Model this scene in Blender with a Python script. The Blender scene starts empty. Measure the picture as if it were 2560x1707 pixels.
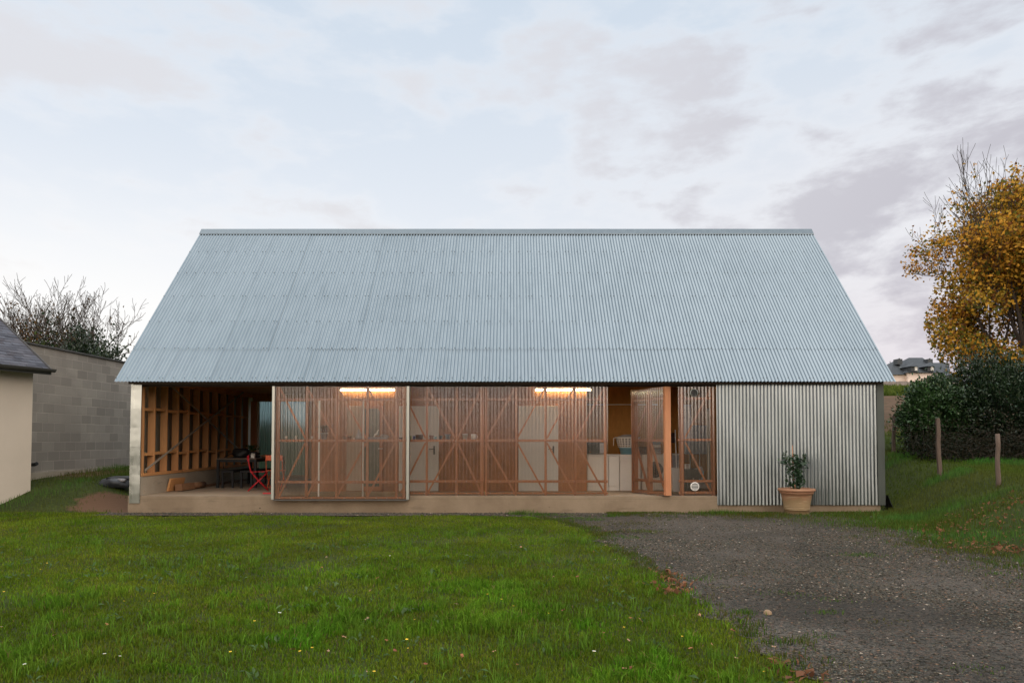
import bpy, math, random
import numpy as np
from mathutils import Vector
R = math.radians
S = bpy.context.scene
COL = S.collection
rng = np.random.default_rng(7)
random.seed(7)

# ------------------------------------------------------------------ camera
F, PITCH, HZ, CAMZ = 1891.0, R(2.08), 1098.0, 1.56
PPY = HZ - F * math.tan(PITCH)
cam = bpy.data.objects.new('camera', bpy.data.cameras.new('camera'))
COL.objects.link(cam)
cam.location = (0, 0, CAMZ)
cam.rotation_euler = (R(90) + PITCH, 0, 0)
cam.data.sensor_width = 36
cam.data.lens = 36 * F / 2560
cam.data.shift_y = (PPY - 853.5) / 2560
cam.data.clip_end = 3000
S.camera = cam
CP, SP = math.cos(PITCH), math.sin(PITCH)

def at(px, py, y):
    u, v = (px - 1280) / F, (PPY - py) / F
    t = y / (CP - v * SP)
    return Vector((t * u, y, CAMZ + t * (SP + v * CP)))

# ------------------------------------------------------------------ render + light
S.view_settings.view_transform = 'Standard'
S.view_settings.look = 'None'
S.view_settings.exposure = 0.32
S.view_settings.gamma = 1.0
S.render.engine = 'CYCLES'
S.cycles.use_denoising = True
S.cycles.use_adaptive_sampling = False
S.cycles.max_bounces = 8
S.cycles.diffuse_bounces = 4
S.cycles.transparent_max_bounces = 16
S.cycles.sample_clamp_indirect = 6

SUN_EL, SUN_AZ = 36.0, 142.0            # azimuth clockwise from +y: light from the sky behind the camera
sl = bpy.data.lights.new('sun', 'SUN')
sl.energy = 1.5
sl.angle = R(60)
sl.color = (1.0, 0.86, 0.70)
sun = bpy.data.objects.new('sun', sl)
COL.objects.link(sun)
sun.rotation_euler = (R(90 - SUN_EL), 0, R(180 - SUN_AZ))

W = bpy.data.worlds.new('World')
S.world = W
W.use_nodes = True
nt = W.node_tree
for n in list(nt.nodes):
    nt.nodes.remove(n)

class NB:
    """small node-graph builder"""
    def __init__(s, nt): s.nt = nt
    def n(s, t, **k):
        nd = s.nt.nodes.new(t)
        for a, b in k.items(): setattr(nd, a, b)
        return nd
    def set(s, sock, v):
        if hasattr(v, 'is_output'): s.nt.links.new(v, sock)
        else:
            if isinstance(v, (tuple, list)) and len(v) == 3 and sock.type == 'RGBA': v = (*v, 1)
            sock.default_value = v
    def math(s, op, a, b=0.0, c=0.0, clamp=False):
        nd = s.n('ShaderNodeMath', operation=op, use_clamp=clamp)
        for i, v in enumerate((a, b, c)): s.set(nd.inputs[i], v)
        return nd.outputs[0]
    def mix(s, f, a, b, blend='MIX'):
        nd = s.n('ShaderNodeMix', data_type='RGBA', blend_type=blend)
        nd.clamp_factor = True
        s.set(nd.inputs[0], f); s.set(nd.inputs[6], a); s.set(nd.inputs[7], b)
        return nd.outputs[2]
    def noise(s, vec, scale, detail=4, rough=0.55, dist=0.0):
        nd = s.n('ShaderNodeTexNoise')
        s.set(nd.inputs['Vector'], vec)
        nd.inputs['Scale'].default_value = scale; nd.inputs['Detail'].default_value = detail
        nd.inputs['Roughness'].default_value = rough; nd.inputs['Distortion'].default_value = dist
        return nd.outputs[0]
    def voro(s, vec, scale, out='Color', feature='F1'):
        nd = s.n('ShaderNodeTexVoronoi', feature=feature)
        s.set(nd.inputs['Vector'], vec); nd.inputs['Scale'].default_value = scale
        return nd.outputs[out]
    def map(s, v, a, b, c=0.0, d=1.0, smooth=True):
        nd = s.n('ShaderNodeMapRange', interpolation_type='SMOOTHSTEP' if smooth else 'LINEAR')
        for i, q in enumerate((v, a, b, c, d)): s.set(nd.inputs[i], q)
        return nd.outputs[0]
    def xyz(s, v):
        nd = s.n('ShaderNodeSeparateXYZ'); s.set(nd.inputs[0], v); return nd.outputs
    def comb(s, x, y, z):
        nd = s.n('ShaderNodeCombineXYZ')
        for i, q in enumerate((x, y, z)): s.set(nd.inputs[i], q)
        return nd.outputs[0]
    def vmul(s, v, k):
        nd = s.n('ShaderNodeVectorMath', operation='MULTIPLY'); s.set(nd.inputs[0], v); s.set(nd.inputs[1], k); return nd.outputs[0]

w = NB(nt)
dirn = w.n('ShaderNodeTexCoord').outputs['Generated']
dx, dy, dz = w.xyz(dirn)
sky = w.n('ShaderNodeTexSky', sky_type='NISHITA')
sky.sun_disc = False
sky.sun_elevation = R(SUN_EL)
sky.sun_rotation = R(SUN_AZ)
zc = w.math('MAXIMUM', dz, 0.0)
# veil of thin high cloud over the blue: pale towards the horizon
grad = w.map(zc, 0.02, 0.62)
veil = w.mix(grad, (9.5, 9.35, 9.3), (6.7, 7.55, 8.45))
base = w.mix(0.9, w.mix(1.0, sky.outputs[0], (1.6, 1.6, 1.6), 'MULTIPLY'), veil)
# left bright, right mauve
side = w.map(dx, -0.15, 0.6)
base = w.mix(w.math('MULTIPLY', side, w.map(zc, 0.5, 0.1)), base, (8.2, 7.9, 8.1))
inv = w.math('DIVIDE', 1.0, w.math('ADD', zc, 0.30))
cvec = w.comb(w.math('MULTIPLY', dx, w.math('ADD', 1.25, w.math('MULTIPLY', inv, 0.22))), w.math('MULTIPLY', zc, 3.6), w.math('ADD', 1.3, w.math('MULTIPLY', dy, 0.8)))
n1 = w.noise(cvec, 4.6, 9, 0.57, 0.12)
n2 = w.noise(cvec, 2.0, 4, 0.5, 0.1)
lowr = w.map(zc, 0.50, 0.12)
dens = w.math('ADD', w.math('ADD', w.math('MULTIPLY', n1, 0.62), w.math('MULTIPLY', n2, 0.38)), w.math('MULTIPLY', dx, w.math('ADD', 0.03, w.math('MULTIPLY', lowr, 0.16))))
# white puffs, then the greyer bodies
skyc = w.mix(w.math('MULTIPLY', w.map(dens, 0.42, 0.52), 0.3), base, (9.2, 9.15, 9.25))
ccol = w.mix(side, (7.5, 7.4, 7.65), (5.4, 5.2, 5.7))
skyc = w.mix(w.math('MULTIPLY', w.map(dens, 0.485, 0.605), w.map(zc, 0.7, 0.15, 0.6, 0.95)), skyc, ccol)
# cream light low on the left, pinkish band low on the right
skyc = w.mix(w.math('MULTIPLY', w.math('MULTIPLY', w.map(dx, 0.1, -0.5), w.map(zc, 0.36, 0.05)), 0.7), skyc, (11.2, 10.6, 9.8))
skyc = w.mix(w.math('MULTIPLY', w.math('MULTIPLY', side, w.map(zc, 0.24, 0.06)), 0.35), skyc, (7.9, 6.6, 6.9))
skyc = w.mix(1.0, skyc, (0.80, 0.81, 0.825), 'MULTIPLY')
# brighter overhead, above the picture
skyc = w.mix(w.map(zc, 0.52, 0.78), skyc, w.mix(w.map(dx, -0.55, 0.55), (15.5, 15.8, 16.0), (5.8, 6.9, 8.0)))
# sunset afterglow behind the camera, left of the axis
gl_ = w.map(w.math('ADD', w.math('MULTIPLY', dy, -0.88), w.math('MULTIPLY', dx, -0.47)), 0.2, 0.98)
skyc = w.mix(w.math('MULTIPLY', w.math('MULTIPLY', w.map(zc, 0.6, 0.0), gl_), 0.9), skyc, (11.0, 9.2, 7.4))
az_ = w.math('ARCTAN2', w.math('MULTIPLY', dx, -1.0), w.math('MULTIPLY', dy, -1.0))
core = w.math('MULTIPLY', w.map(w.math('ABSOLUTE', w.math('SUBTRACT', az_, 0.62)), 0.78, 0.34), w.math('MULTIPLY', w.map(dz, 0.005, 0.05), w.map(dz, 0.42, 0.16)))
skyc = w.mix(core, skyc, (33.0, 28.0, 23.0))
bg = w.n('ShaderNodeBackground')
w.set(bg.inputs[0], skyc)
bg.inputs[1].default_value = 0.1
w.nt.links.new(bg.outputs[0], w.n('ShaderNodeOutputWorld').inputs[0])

# ------------------------------------------------------------------ materials
def newmat(name):
    m = bpy.data.materials.new(name); m.use_nodes = True
    t = m.node_tree
    b = t.nodes['Principled BSDF']
    return m, NB(t), b

def coord(g, kind='Object'):
    return g.n('ShaderNodeTexCoord').outputs[kind]

def pm(name, c, var=0.25, scale=4.0, stretch=(1, 1, 1), rough=0.7, metal=0.0, bump=0.15, bdist=0.01, c2=None, spec=0.4, fine=8.0):
    m, g, b = newmat(name)
    v = g.vmul(coord(g), stretch)
    n1 = g.noise(v, scale, 6, 0.6)
    n2 = g.noise(v, scale * fine, 3, 0.6)
    f = g.math('ADD', g.math('MULTIPLY', n1, 0.65), g.math('MULTIPLY', n2, 0.35))
    f = g.map(f, 0.3, 0.7, smooth=False)
    a = tuple(x * (1 - var) for x in c); d = c2 or tuple(min(1, x * (1 + var)) for x in c)
    g.set(b.inputs['Base Color'], g.mix(f, a, d))
    b.inputs['Roughness'].default_value = rough
    b.inputs['Metallic'].default_value = metal
    b.inputs['Specular IOR Level'].default_value = spec
    if bump:
        bn = g.n('ShaderNodeBump'); bn.inputs['Strength'].default_value = bump; bn.inputs['Distance'].default_value = bdist
        g.set(bn.inputs['Height'], f); g.nt.links.new(bn.outputs[0], b.inputs['Normal'])
    return m

def wood(name, c, stretch):
    m, g, b = newmat(name)
    co = coord(g)
    v = g.vmul(co, stretch)
    n1 = g.noise(v, 6, 5, 0.6, 0.4)
    n2 = g.noise(co, 1.3, 3, 0.5)
    kn = g.map(g.voro(g.vmul(co, tuple(2.6 if s > 1 else 1.5 for s in stretch)), 1.6, 'Distance'), 0.035, 0.09)
    col = g.mix(n1, tuple(x * 0.66 for x in c), tuple(min(1, x * 1.28) for x in c))
    col = g.mix(g.math('MULTIPLY', g.map(n2, 0.35, 0.7), 0.45), col, tuple(x * k for x, k in zip(c, (0.8, 0.68, 0.6))))
    col = g.mix(kn, tuple(x * 0.35 for x in c), col)
    g.set(b.inputs['Base Color'], col)
    b.inputs['Roughness'].default_value = 0.72
    bn = g.n('ShaderNodeBump'); bn.inputs['Strength'].default_value = 0.25; bn.inputs['Distance'].default_value = 0.004
    g.set(bn.inputs['Height'], n1); g.nt.links.new(bn.outputs[0], b.inputs['Normal'])
    return m

def galv(name, c, rough, metal, streak=True, var=0.12, rvar=0.12, dent=0.0):
    m, g, b = newmat(name)
    co = coord(g)
    v = g.vmul(co, (5.0, 5.0, 0.7)) if streak else co
    n1 = g.noise(v, 1.6, 5, 0.6)
    n2 = g.noise(co, 38, 2, 0.5)
    n3 = g.noise(co, 0.8, 3, 0.5)
    f = g.map(n1, 0.3, 0.7)
    f = g.math('ADD', g.math('MULTIPLY', f, 0.6), g.math('MULTIPLY', n3, 0.4))
    bn = g.n('ShaderNodeBump'); bn.inputs['Strength'].default_value = dent; bn.inputs['Distance'].default_value = 0.05
    if dent: g.set(bn.inputs['Height'], g.noise(g.vmul(co, (1.5, 1.5, 1.0)), 1.7, 2)); g.nt.links.new(bn.outputs[0], b.inputs['Normal'])
    g.set(b.inputs['Base Color'], g.mix(f, tuple(x * (1 - var) for x in c), tuple(min(1, x * (1 + var)) for x in c)))
    g.set(b.inputs['Roughness'], g.math('ADD', rough - rvar / 2, g.math('MULTIPLY', f, rvar)))
    b.inputs['Metallic'].default_value = metal
    return m

def vcol(name, rough=0.65, trans=0.3, spec=0.25):
    m, g, b = newmat(name)
    at_ = g.n('ShaderNodeAttribute'); at_.attribute_name = 'Col'
    g.set(b.inputs['Base Color'], at_.outputs['Color'])
    b.inputs['Roughness'].default_value = rough
    b.inputs['Specular IOR Level'].default_value = spec
    if trans:
        tr = g.n('ShaderNodeBsdfTranslucent'); g.set(tr.inputs[0], at_.outputs['Color'])
        mx = g.n('ShaderNodeMixShader'); mx.inputs[0].default_value = trans
        g.nt.links.new(b.outputs[0], mx.inputs[1]); g.nt.links.new(tr.outputs[0], mx.inputs[2])
        g.nt.links.new(mx.outputs[0], g.nt.nodes['Material Output'].inputs[0])
    return m

def polycarb(name, tint, haze, hazecol, ior=1.58, blur=0.0):
    m, g, b = newmat(name)
    out = g.nt.nodes['Material Output']
    g.nt.nodes.remove(b)
    tr = g.n('ShaderNodeBsdfTransparent'); tr.inputs[0].default_value = (*tint, 1)
    if blur:
        tr = g.n('ShaderNodeBsdfRefraction'); tr.inputs['Color'].default_value = (*tint, 1); tr.inputs['Roughness'].default_value = blur; tr.inputs['IOR'].default_value = 1.12
    df = g.n('ShaderNodeBsdfDiffuse')
    nz = g.noise(g.vmul(coord(g), (3, 3, 0.6)), 2.0, 4)
    df.inputs[0].default_value = (*hazecol, 1)
    tl = g.n('ShaderNodeBsdfTranslucent'); tl.inputs[0].default_value = (*hazecol, 1)
    hz = g.n('ShaderNodeMixShader'); hz.inputs[0].default_value = 0.45
    g.nt.links.new(df.outputs[0], hz.inputs[1]); g.nt.links.new(tl.outputs[0], hz.inputs[2])
    m1 = g.n('ShaderNodeMixShader'); g.set(m1.inputs[0], g.map(nz, 0.3, 0.7, haze * 0.75, haze * 1.25))
    g.nt.links.new(tr.outputs[0], m1.inputs[1]); g.nt.links.new(hz.outputs[0], m1.inputs[2])
    gl = g.n('ShaderNodeBsdfGlossy'); gl.inputs['Roughness'].default_value = 0.09
    fr = g.n('ShaderNodeFresnel'); fr.inputs[0].default_value = ior
    m2 = g.n('ShaderNodeMixShader'); g.set(m2.inputs[0], g.math('MULTIPLY', fr.outputs[0], 2.0, clamp=True))
    g.nt.links.new(m1.outputs[0], m2.inputs[1]); g.nt.links.new(gl.outputs[0], m2.inputs[2])
    g.nt.links.new(m2.outputs[0], out.inputs[0])
    return m

def emit(name, c, s):
    m, g, b = newmat(name)
    b.inputs['Base Color'].default_value = (*c, 1)
    b.inputs['Emission Color'].default_value = (*c, 1)
    b.inputs['Emission Strength'].default_value = s
    return m

M = {}
DF = (0.53, 0.235, 0.115)
M['wood_v'] = wood('timber_upright', DF, (9, 9, 0.8))
M['wood_h'] = wood('timber_level', DF, (0.8, 9, 9))
M['wood_y'] = wood('timber_deep', (0.56, 0.28, 0.11), (9, 0.8, 9))
M['wood_stud'] = wood('timber_stud', (0.52, 0.255, 0.105), (9, 9, 0.8))
M['wood_dark'] = wood('timber_dark', (0.05, 0.028, 0.018), (0.8, 9, 9))
M['osb'] = pm('plywood_board', (0.35, 0.145, 0.055), 0.3, 3.0, (3, 3, 1.2), 0.75, bump=0.1)
M['osb_deep'] = pm('plywood_warm', (0.42, 0.20, 0.05), 0.22, 3.0, (3, 3, 1.2), 0.75, bump=0.1)
def roof_mat():
    m, g, b = newmat('galvanised_roof')
    co = coord(g); x, y, z = g.xyz(co)
    sl = g.math('ADD', y, z)
    sv = g.comb(g.math('MULTIPLY', x, 5.0), g.math('MULTIPLY', sl, 0.55), 0.0)
    n1 = g.noise(sv, 1.4, 5, 0.6)
    n3 = g.noise(co, 0.5, 4, 0.55)
    idx = g.math('FLOOR', g.math('DIVIDE', g.math('ADD', x, 8.47), 0.9945))
    wn = g.n('ShaderNodeTexWhiteNoise', noise_dimensions='2D')
    g.set(wn.inputs['Vector'], g.comb(idx, g.math('FLOOR', g.math('MULTIPLY', sl, 0.18)), 0.0))
    f = g.math('ADD', g.math('MULTIPLY', n1, 0.5), g.math('ADD', g.math('MULTIPLY', n3, 0.3), g.math('MULTIPLY', g.math('ADD', wn.outputs['Value'], 2.0), 0.06)))
    col = g.mix(g.map(f, 0.3, 0.7), (0.245, 0.282, 0.302), (0.315, 0.356, 0.378))
    scuff = g.noise(g.comb(g.math('MULTIPLY', x, 9.0), g.math('MULTIPLY', sl, 1.6), 2.0), 1.5, 4, 0.6)
    pat = g.noise(co, 0.9, 2, 0.5)
    col = g.mix(g.math('MULTIPLY', g.map(scuff, 0.66, 0.74), g.map(pat, 0.5, 0.6)), col, (0.13, 0.155, 0.17))
    g.set(b.inputs['Base Color'], col)
    g.set(b.inputs['Roughness'], g.math('ADD', 0.24, g.math('MULTIPLY', f, 0.14)))
    b.inputs['Metallic'].default_value = 0.92
    return m
M['roof'] = roof_mat()
M['galv'] = galv('galvanised_wall', (0.285, 0.315, 0.33), 0.33, 1.0, True, 0.16, 0.12)
M['galv_in'] = galv('galvanised_inner', (0.30, 0.31, 0.28), 0.45, 0.9, True, 0.15)
M['flash'] = galv('galvanised_flashing', (0.32, 0.335, 0.325), 0.3, 1.0, True, 0.1, 0.12, 0.25)
M['flash_dark'] = galv('flashing_dark_reflection', (0.07, 0.078, 0.07), 0.5, 0.4, True, 0.12)  # dark grey-green reflection put into the right flashing's base colour
M['ridge'] = galv('ridge_grey', (0.20, 0.235, 0.26), 0.5, 0.85, True, 0.1)
M['screw'] = pm('screw_washer', (0.10, 0.11, 0.12), 0.2, 20, rough=0.6, bump=0)
M['trim'] = galv('aluminium_trim', (0.36, 0.37, 0.345), 0.36, 0.9, True, 0.06)
M['bar'] = pm('white_bar', (0.86, 0.86, 0.83), 0.06, 6, rough=0.5, bump=0)
M['sheet'] = polycarb('clear_sheet', (0.90, 0.875, 0.86), 0.075, (0.62, 0.49, 0.41))
M['sheet_old'] = polycarb('hazy_sheet', (0.86, 0.83, 0.815), 0.135, (0.60, 0.48, 0.41))
M['sheet_back'] = polycarb('clouded_sheet', (0.26, 0.40, 0.44), 0.15, (0.16, 0.28, 0.30), blur=0.3)
M['white'] = pm('white_paint', (0.66, 0.64, 0.60), 0.05, 3, rough=0.45, bump=0.02)
M['white_door'] = pm('door_paint', (0.64, 0.66, 0.64), 0.05, 2, rough=0.5, bump=0.02)
M['white_plastic'] = pm('white_plastic', (0.70, 0.68, 0.64), 0.04, 8, rough=0.4, bump=0)
M['appl'] = pm('appliance_white', (0.70, 0.66, 0.60), 0.04, 4, rough=0.35, bump=0)
M['black'] = pm('black_lacquer', (0.012, 0.012, 0.014), 0.3, 10, rough=0.7, bump=0.05)
M['black_plastic'] = pm('black_plastic', (0.012, 0.012, 0.013), 0.3, 8, rough=0.5, bump=0.2)
M['tabletop'] = pm('dark_tabletop', (0.10, 0.07, 0.05), 0.25, 6, (1, 6, 1), rough=0.5)
M['blue'] = pm('blue_glaze', (0.10, 0.16, 0.42), 0.15, 10, rough=0.3, bump=0)
M['paleblue'] = pm('pale_blue_plastic', (0.22, 0.42, 0.52), 0.08, 10, rough=0.4, bump=0)
M['green'] = pm('green_glaze', (0.20, 0.32, 0.10), 0.15, 10, rough=0.3, bump=0)
M['greyblue'] = pm('grey_blue_glaze', (0.16, 0.20, 0.25), 0.15, 10, rough=0.35, bump=0)
M['darkgrey'] = pm('dark_grey', (0.05, 0.052, 0.055), 0.2, 10, rough=0.5, bump=0)
M['darkred'] = pm('dark_brown_plastic', (0.035, 0.015, 0.012), 0.2, 10, rough=0.45, bump=0)
M['terra'] = pm('terracotta_small', (0.36, 0.19, 0.13), 0.2, 12, rough=0.8)
M['red'] = pm('red_paint', (0.46, 0.014, 0.022), 0.12, 12, rough=0.4, bump=0)
M['orange'] = pm('orange_red_paint', (0.66, 0.13, 0.05), 0.12, 12, rough=0.45, bump=0)
M['basket'] = pm('wicker', (0.20, 0.10, 0.05), 0.3, 30, rough=0.8)
M['cloth'] = pm('grey_cloth', (0.25, 0.24, 0.25), 0.25, 8, rough=0.9)
M['glassdark'] = pm('dark_glass', (0.02, 0.022, 0.024), 0.2, 3, rough=0.08, bump=0, spec=0.6)
M['bag'] = pm('clear_bag', (0.42, 0.42, 0.44), 0.25, 18, rough=0.3, bump=0.4)
M['lamp'] = emit('tube_glow', (1.0, 0.84, 0.48), 32.0)

# concrete
def concrete(name, c, c2, seam=0.0):
    m, g, b = newmat(name)
    co = coord(g)
    n1 = g.noise(co, 1.1, 6, 0.6, 0.3); n2 = g.noise(co, 22, 4, 0.6)
    pit = g.map(g.voro(g.vmul(co, (1, 1, 1.6)), 5.0, 'Distance'), 0.07, 0.14)
    pit = g.math('MAXIMUM', pit, g.map(g.noise(co, 1.7, 2), 0.56, 0.5))
    n3 = g.noise(co, 2.5, 2)
    col = g.mix(g.map(n1, 0.32, 0.68), c, c2)
    col = g.mix(g.math('MULTIPLY', n2, 0.35), col, tuple(x * 0.6 for x in c))
    pf = g.math('MAXIMUM', pit, g.map(n3, 0.62, 0.5))
    col = g.mix(pf, tuple(x * 0.38 for x in c), col)
    st = g.noise(g.vmul(co, (0.6, 1, 3.5)), 2.2, 5, 0.65)
    col = g.mix(g.math('MULTIPLY', g.map(st, 0.55, 0.72), 0.45), col, tuple(x * 0.55 for x in c))
    if seam:
        zz = g.xyz(co)[2]; sn = g.math('ADD', zz, g.math('MULTIPLY', g.noise(co, 1.2, 2), 0.012))
        col = g.mix(g.map(g.math('ABSOLUTE', g.math('SUBTRACT', sn, seam)), 0.0, 0.006, 0.55, 0.0), col, tuple(x * 0.4 for x in c))
    g.set(b.inputs['Base Color'], col)
    b.inputs['Roughness'].default_value = 0.85
    bn = g.n('ShaderNodeBump'); bn.inputs['Strength'].default_value = 0.35; bn.inputs['Distance'].default_value = 0.008
    g.set(bn.inputs['Height'], g.math('ADD', n2, g.math('MULTIPLY', pf, 0.6))); g.nt.links.new(bn.outputs[0], b.inputs['Normal'])
    return m
M['slab'] = concrete('cast_concrete', (0.20, 0.142, 0.090), (0.275, 0.205, 0.138), 0.285)
M['slab_top'] = concrete('screed_floor', (0.30, 0.225, 0.155), (0.38, 0.295, 0.21))
M['plinth'] = concrete('plinth_concrete', (0.34, 0.285, 0.22), (0.43, 0.37, 0.29))
M['render'] = pm('cream_render', (0.60, 0.52, 0.435), 0.07, 1.2, rough=0.9, bump=0.35, bdist=0.006, fine=40)
M['render_pink'] = pm('pale_pink_render', (0.80, 0.65, 0.57), 0.05, 0.5, rough=0.9, bump=0)
M['slate'] = vcol('slate', 0.5, 0, 0.5)
M['slate_far'] = pm('far_slate', (0.045, 0.05, 0.055), 0.25, 0.8, (1, 1, 3), rough=0.6, bump=0)
M['gutter'] = pm('zinc_gutter', (0.10, 0.10, 0.095), 0.2, 6, rough=0.5, metal=0.4, bump=0)
M['coping'] = pm('coping_slate', (0.075, 0.072, 0.07), 0.25, 4, rough=0.7)
M['stone_wall'] = pm('rubble_stone', (0.24, 0.20, 0.18), 0.35, 3.0, rough=0.9)

# concrete blocks
def blockwall():
    m, g, b = newmat('concrete_block')
    x, y, z = g.xyz(coord(g))
    br = g.n('ShaderNodeTexBrick')
    g.set(br.inputs['Vector'], g.comb(y, z, 0.0))
    br.inputs['Scale'].default_value = 1.0
    br.inputs['Brick Width'].default_value = 0.5
    br.inputs['Row Height'].default_value = 0.25
    br.inputs['Mortar Size'].default_value = 0.011
    br.inputs['Mortar Smooth'].default_value = 0.3
    br.inputs['Bias'].default_value = 0.0
    g.set(br.inputs['Color1'], (0.26, 0.235, 0.205)); g.set(br.inputs['Color2'], (0.42, 0.38, 0.33)); g.set(br.inputs['Mortar'], (0.50, 0.44, 0.38))
    co = coord(g)
    n1 = g.noise(co, 0.55, 5, 0.6, 0.5); n2 = g.noise(co, 30, 3)
    col = g.mix(g.map(n1, 0.35, 0.65, 0, 0.6), br.outputs[0], (0.24, 0.215, 0.19))
    col = g.mix(g.math('MULTIPLY', n2, 0.4), col, (0.18, 0.16, 0.14))
    top = g.map(g.math('ADD', z, g.math('MULTIPLY', n1, 0.8)), 3.6, 4.3)
    col = g.mix(g.math('MULTIPLY', top, 0.5), col, (0.27, 0.205, 0.16))
    g.set(b.inputs['Base Color'], col); b.inputs['Roughness'].default_value = 0.92
    bn = g.n('ShaderNodeBump'); bn.inputs['Strength'].default_value = 0.5; bn.inputs['Distance'].default_value = 0.01
    g.set(bn.inputs['Height'], g.math('SUBTRACT', g.math('MULTIPLY', n2, 0.4), br.outputs['Fac'])); g.nt.links.new(bn.outputs[0], b.inputs['Normal'])
    return m
M['block'] = blockwall()

def pot_mat():
    m, g, b = newmat('weathered_terracotta')
    co = coord(g); x, y, z = g.xyz(co)
    n1 = g.noise(co, 3.5, 5, 0.6); n2 = g.noise(g.vmul(co, (1, 1, 14)), 3.0, 3)
    mossy = g.map(g.math('ADD', z, g.math('MULTIPLY', n1, 0.35)), 0.62, 0.42)
    col = g.mix(n1, (0.27, 0.125, 0.065), (0.35, 0.185, 0.105))
    col = g.mix(g.math('MULTIPLY', mossy, 0.8), col, (0.21, 0.15, 0.07))
    col = g.mix(g.math('MULTIPLY', g.map(n2, 0.55, 0.7), 0.4), col, (0.52, 0.42, 0.27))
    g.set(b.inputs['Base Color'], col); b.inputs['Roughness'].default_value = 0.8
    return m
M['pot'] = pot_mat()

def ground_mat(name, cs, scale, bump=0.5, soil=None):
    m, g, b = newmat(name)
    co = coord(g)
    n1 = g.noise(co, 0.6, 6, 0.62, 0.3); n2 = g.noise(co, scale, 5, 0.7)
    col = g.mix(g.map(n1, 0.35, 0.65), cs[0], cs[1])
    col = g.mix(g.map(n2, 0.4, 0.65, 0, 0.75), col, cs[2])
    if soil:
        a = g.n('ShaderNodeAttribute'); a.attribute_name = 'soil'
        n3 = g.noise(co, 2.2, 5, 0.65)
        f = g.map(g.math('ADD', a.outputs['Fac'], g.math('MULTIPLY', g.math('SUBTRACT', n3, 0.5), 0.9)), 0.35, 0.6)
        col = g.mix(f, col, soil)
    g.set(b.inputs['Base Color'], col); b.inputs['Roughness'].default_value = 0.95
    b.inputs['Specular IOR Level'].default_value = 0.15
    bn = g.n('ShaderNodeBump'); bn.inputs['Strength'].default_value = bump; bn.inputs['Distance'].default_value = 0.03
    g.set(bn.inputs['Height'], n2); g.nt.links.new(bn.outputs[0], b.inputs['Normal'])
    return m
M['ground'] = ground_mat('turf_soil', ((0.035, 0.05, 0.012), (0.055, 0.075, 0.016), (0.028, 0.03, 0.012)), 14, soil=(0.125, 0.07, 0.042))
M['field'] = ground_mat('ploughed_earth', ((0.105, 0.060, 0.036), (0.135, 0.082, 0.050), (0.06, 0.045, 0.022)), 2.2, 0.9)

def gravel_mat():
    m, g, b = newmat('crushed_gravel')
    co = coord(g)
    big = g.noise(co, 0.45, 5, 0.6, 0.6)
    v1 = g.n('ShaderNodeTexVoronoi'); g.set(v1.inputs['Vector'], co); v1.inputs['Scale'].default_value = 46
    v2 = g.n('ShaderNodeTexVoronoi'); g.set(v2.inputs['Vector'], co); v2.inputs['Scale'].default_value = 110
    h1 = g.xyz(v1.outputs['Color'])[0]; h2 = g.xyz(v2.outputs['Color'])[1]
    col = g.mix(g.map(h1, 0.0, 1.0), (0.033, 0.031, 0.027), (0.108, 0.098, 0.084))
    col = g.mix(g.map(h2, 0.8, 0.95, 0, 0.8), col, (0.22, 0.18, 0.14))
    col = g.mix(g.math('MULTIPLY', g.map(g.xyz(v1.outputs['Color'])[2], 0.75, 0.9), 0.5), col, (0.17, 0.105, 0.075))
    col = g.mix(g.map(big, 0.40, 0.68, 0.0, 0.65), col, (0.022, 0.020, 0.017))
    moss = g.noise(co, 1.4, 5, 0.65)
    col = g.mix(g.map(moss, 0.64, 0.74, 0.0, 0.7), col, (0.065, 0.072, 0.018))
    g.set(b.inputs['Base Color'], col); b.inputs['Roughness'].default_value = 0.95; b.inputs['Specular IOR Level'].default_value = 0.1
    bn = g.n('ShaderNodeBump'); bn.inputs['Strength'].default_value = 0.9; bn.inputs['Distance'].default_value = 0.012
    g.set(bn.inputs['Height'], g.math('ADD', g.math('MULTIPLY', v1.outputs['Distance'], -1.0), g.math('MULTIPLY', h2, 0.2)))
    g.nt.links.new(bn.outputs[0], b.inputs['Normal'])
    return m
M['gravel'] = gravel_mat()
M['grass'] = vcol('grass_blade', 0.75, 0.25, 0.06)
M['leaf'] = vcol('leaf', 0.6, 0.42)
M['leaf_gloss'] = vcol('glossy_leaf', 0.38, 0.12, 0.45)
M['stones'] = vcol('loose_stone', 0.9, 0, 0.12)
M['bark'] = pm('bark', (0.055, 0.042, 0.034), 0.35, 6, (3, 3, 0.6), rough=0.9, bump=0.4)
M['twig'] = pm('twig_bark', (0.07, 0.05, 0.038), 0.3, 6, rough=0.9, bump=0)
M['post'] = pm('weathered_post', (0.125, 0.088, 0.068), 0.35, 5, (6, 6, 0.7), rough=0.9, bump=0.3)
M['cane'] = pm('cane', (0.46, 0.22, 0.13), 0.2, 10, rough=0.7)
M['soilpot'] = pm('potting_soil', (0.05, 0.03, 0.02), 0.4, 30, rough=0.95)

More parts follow.
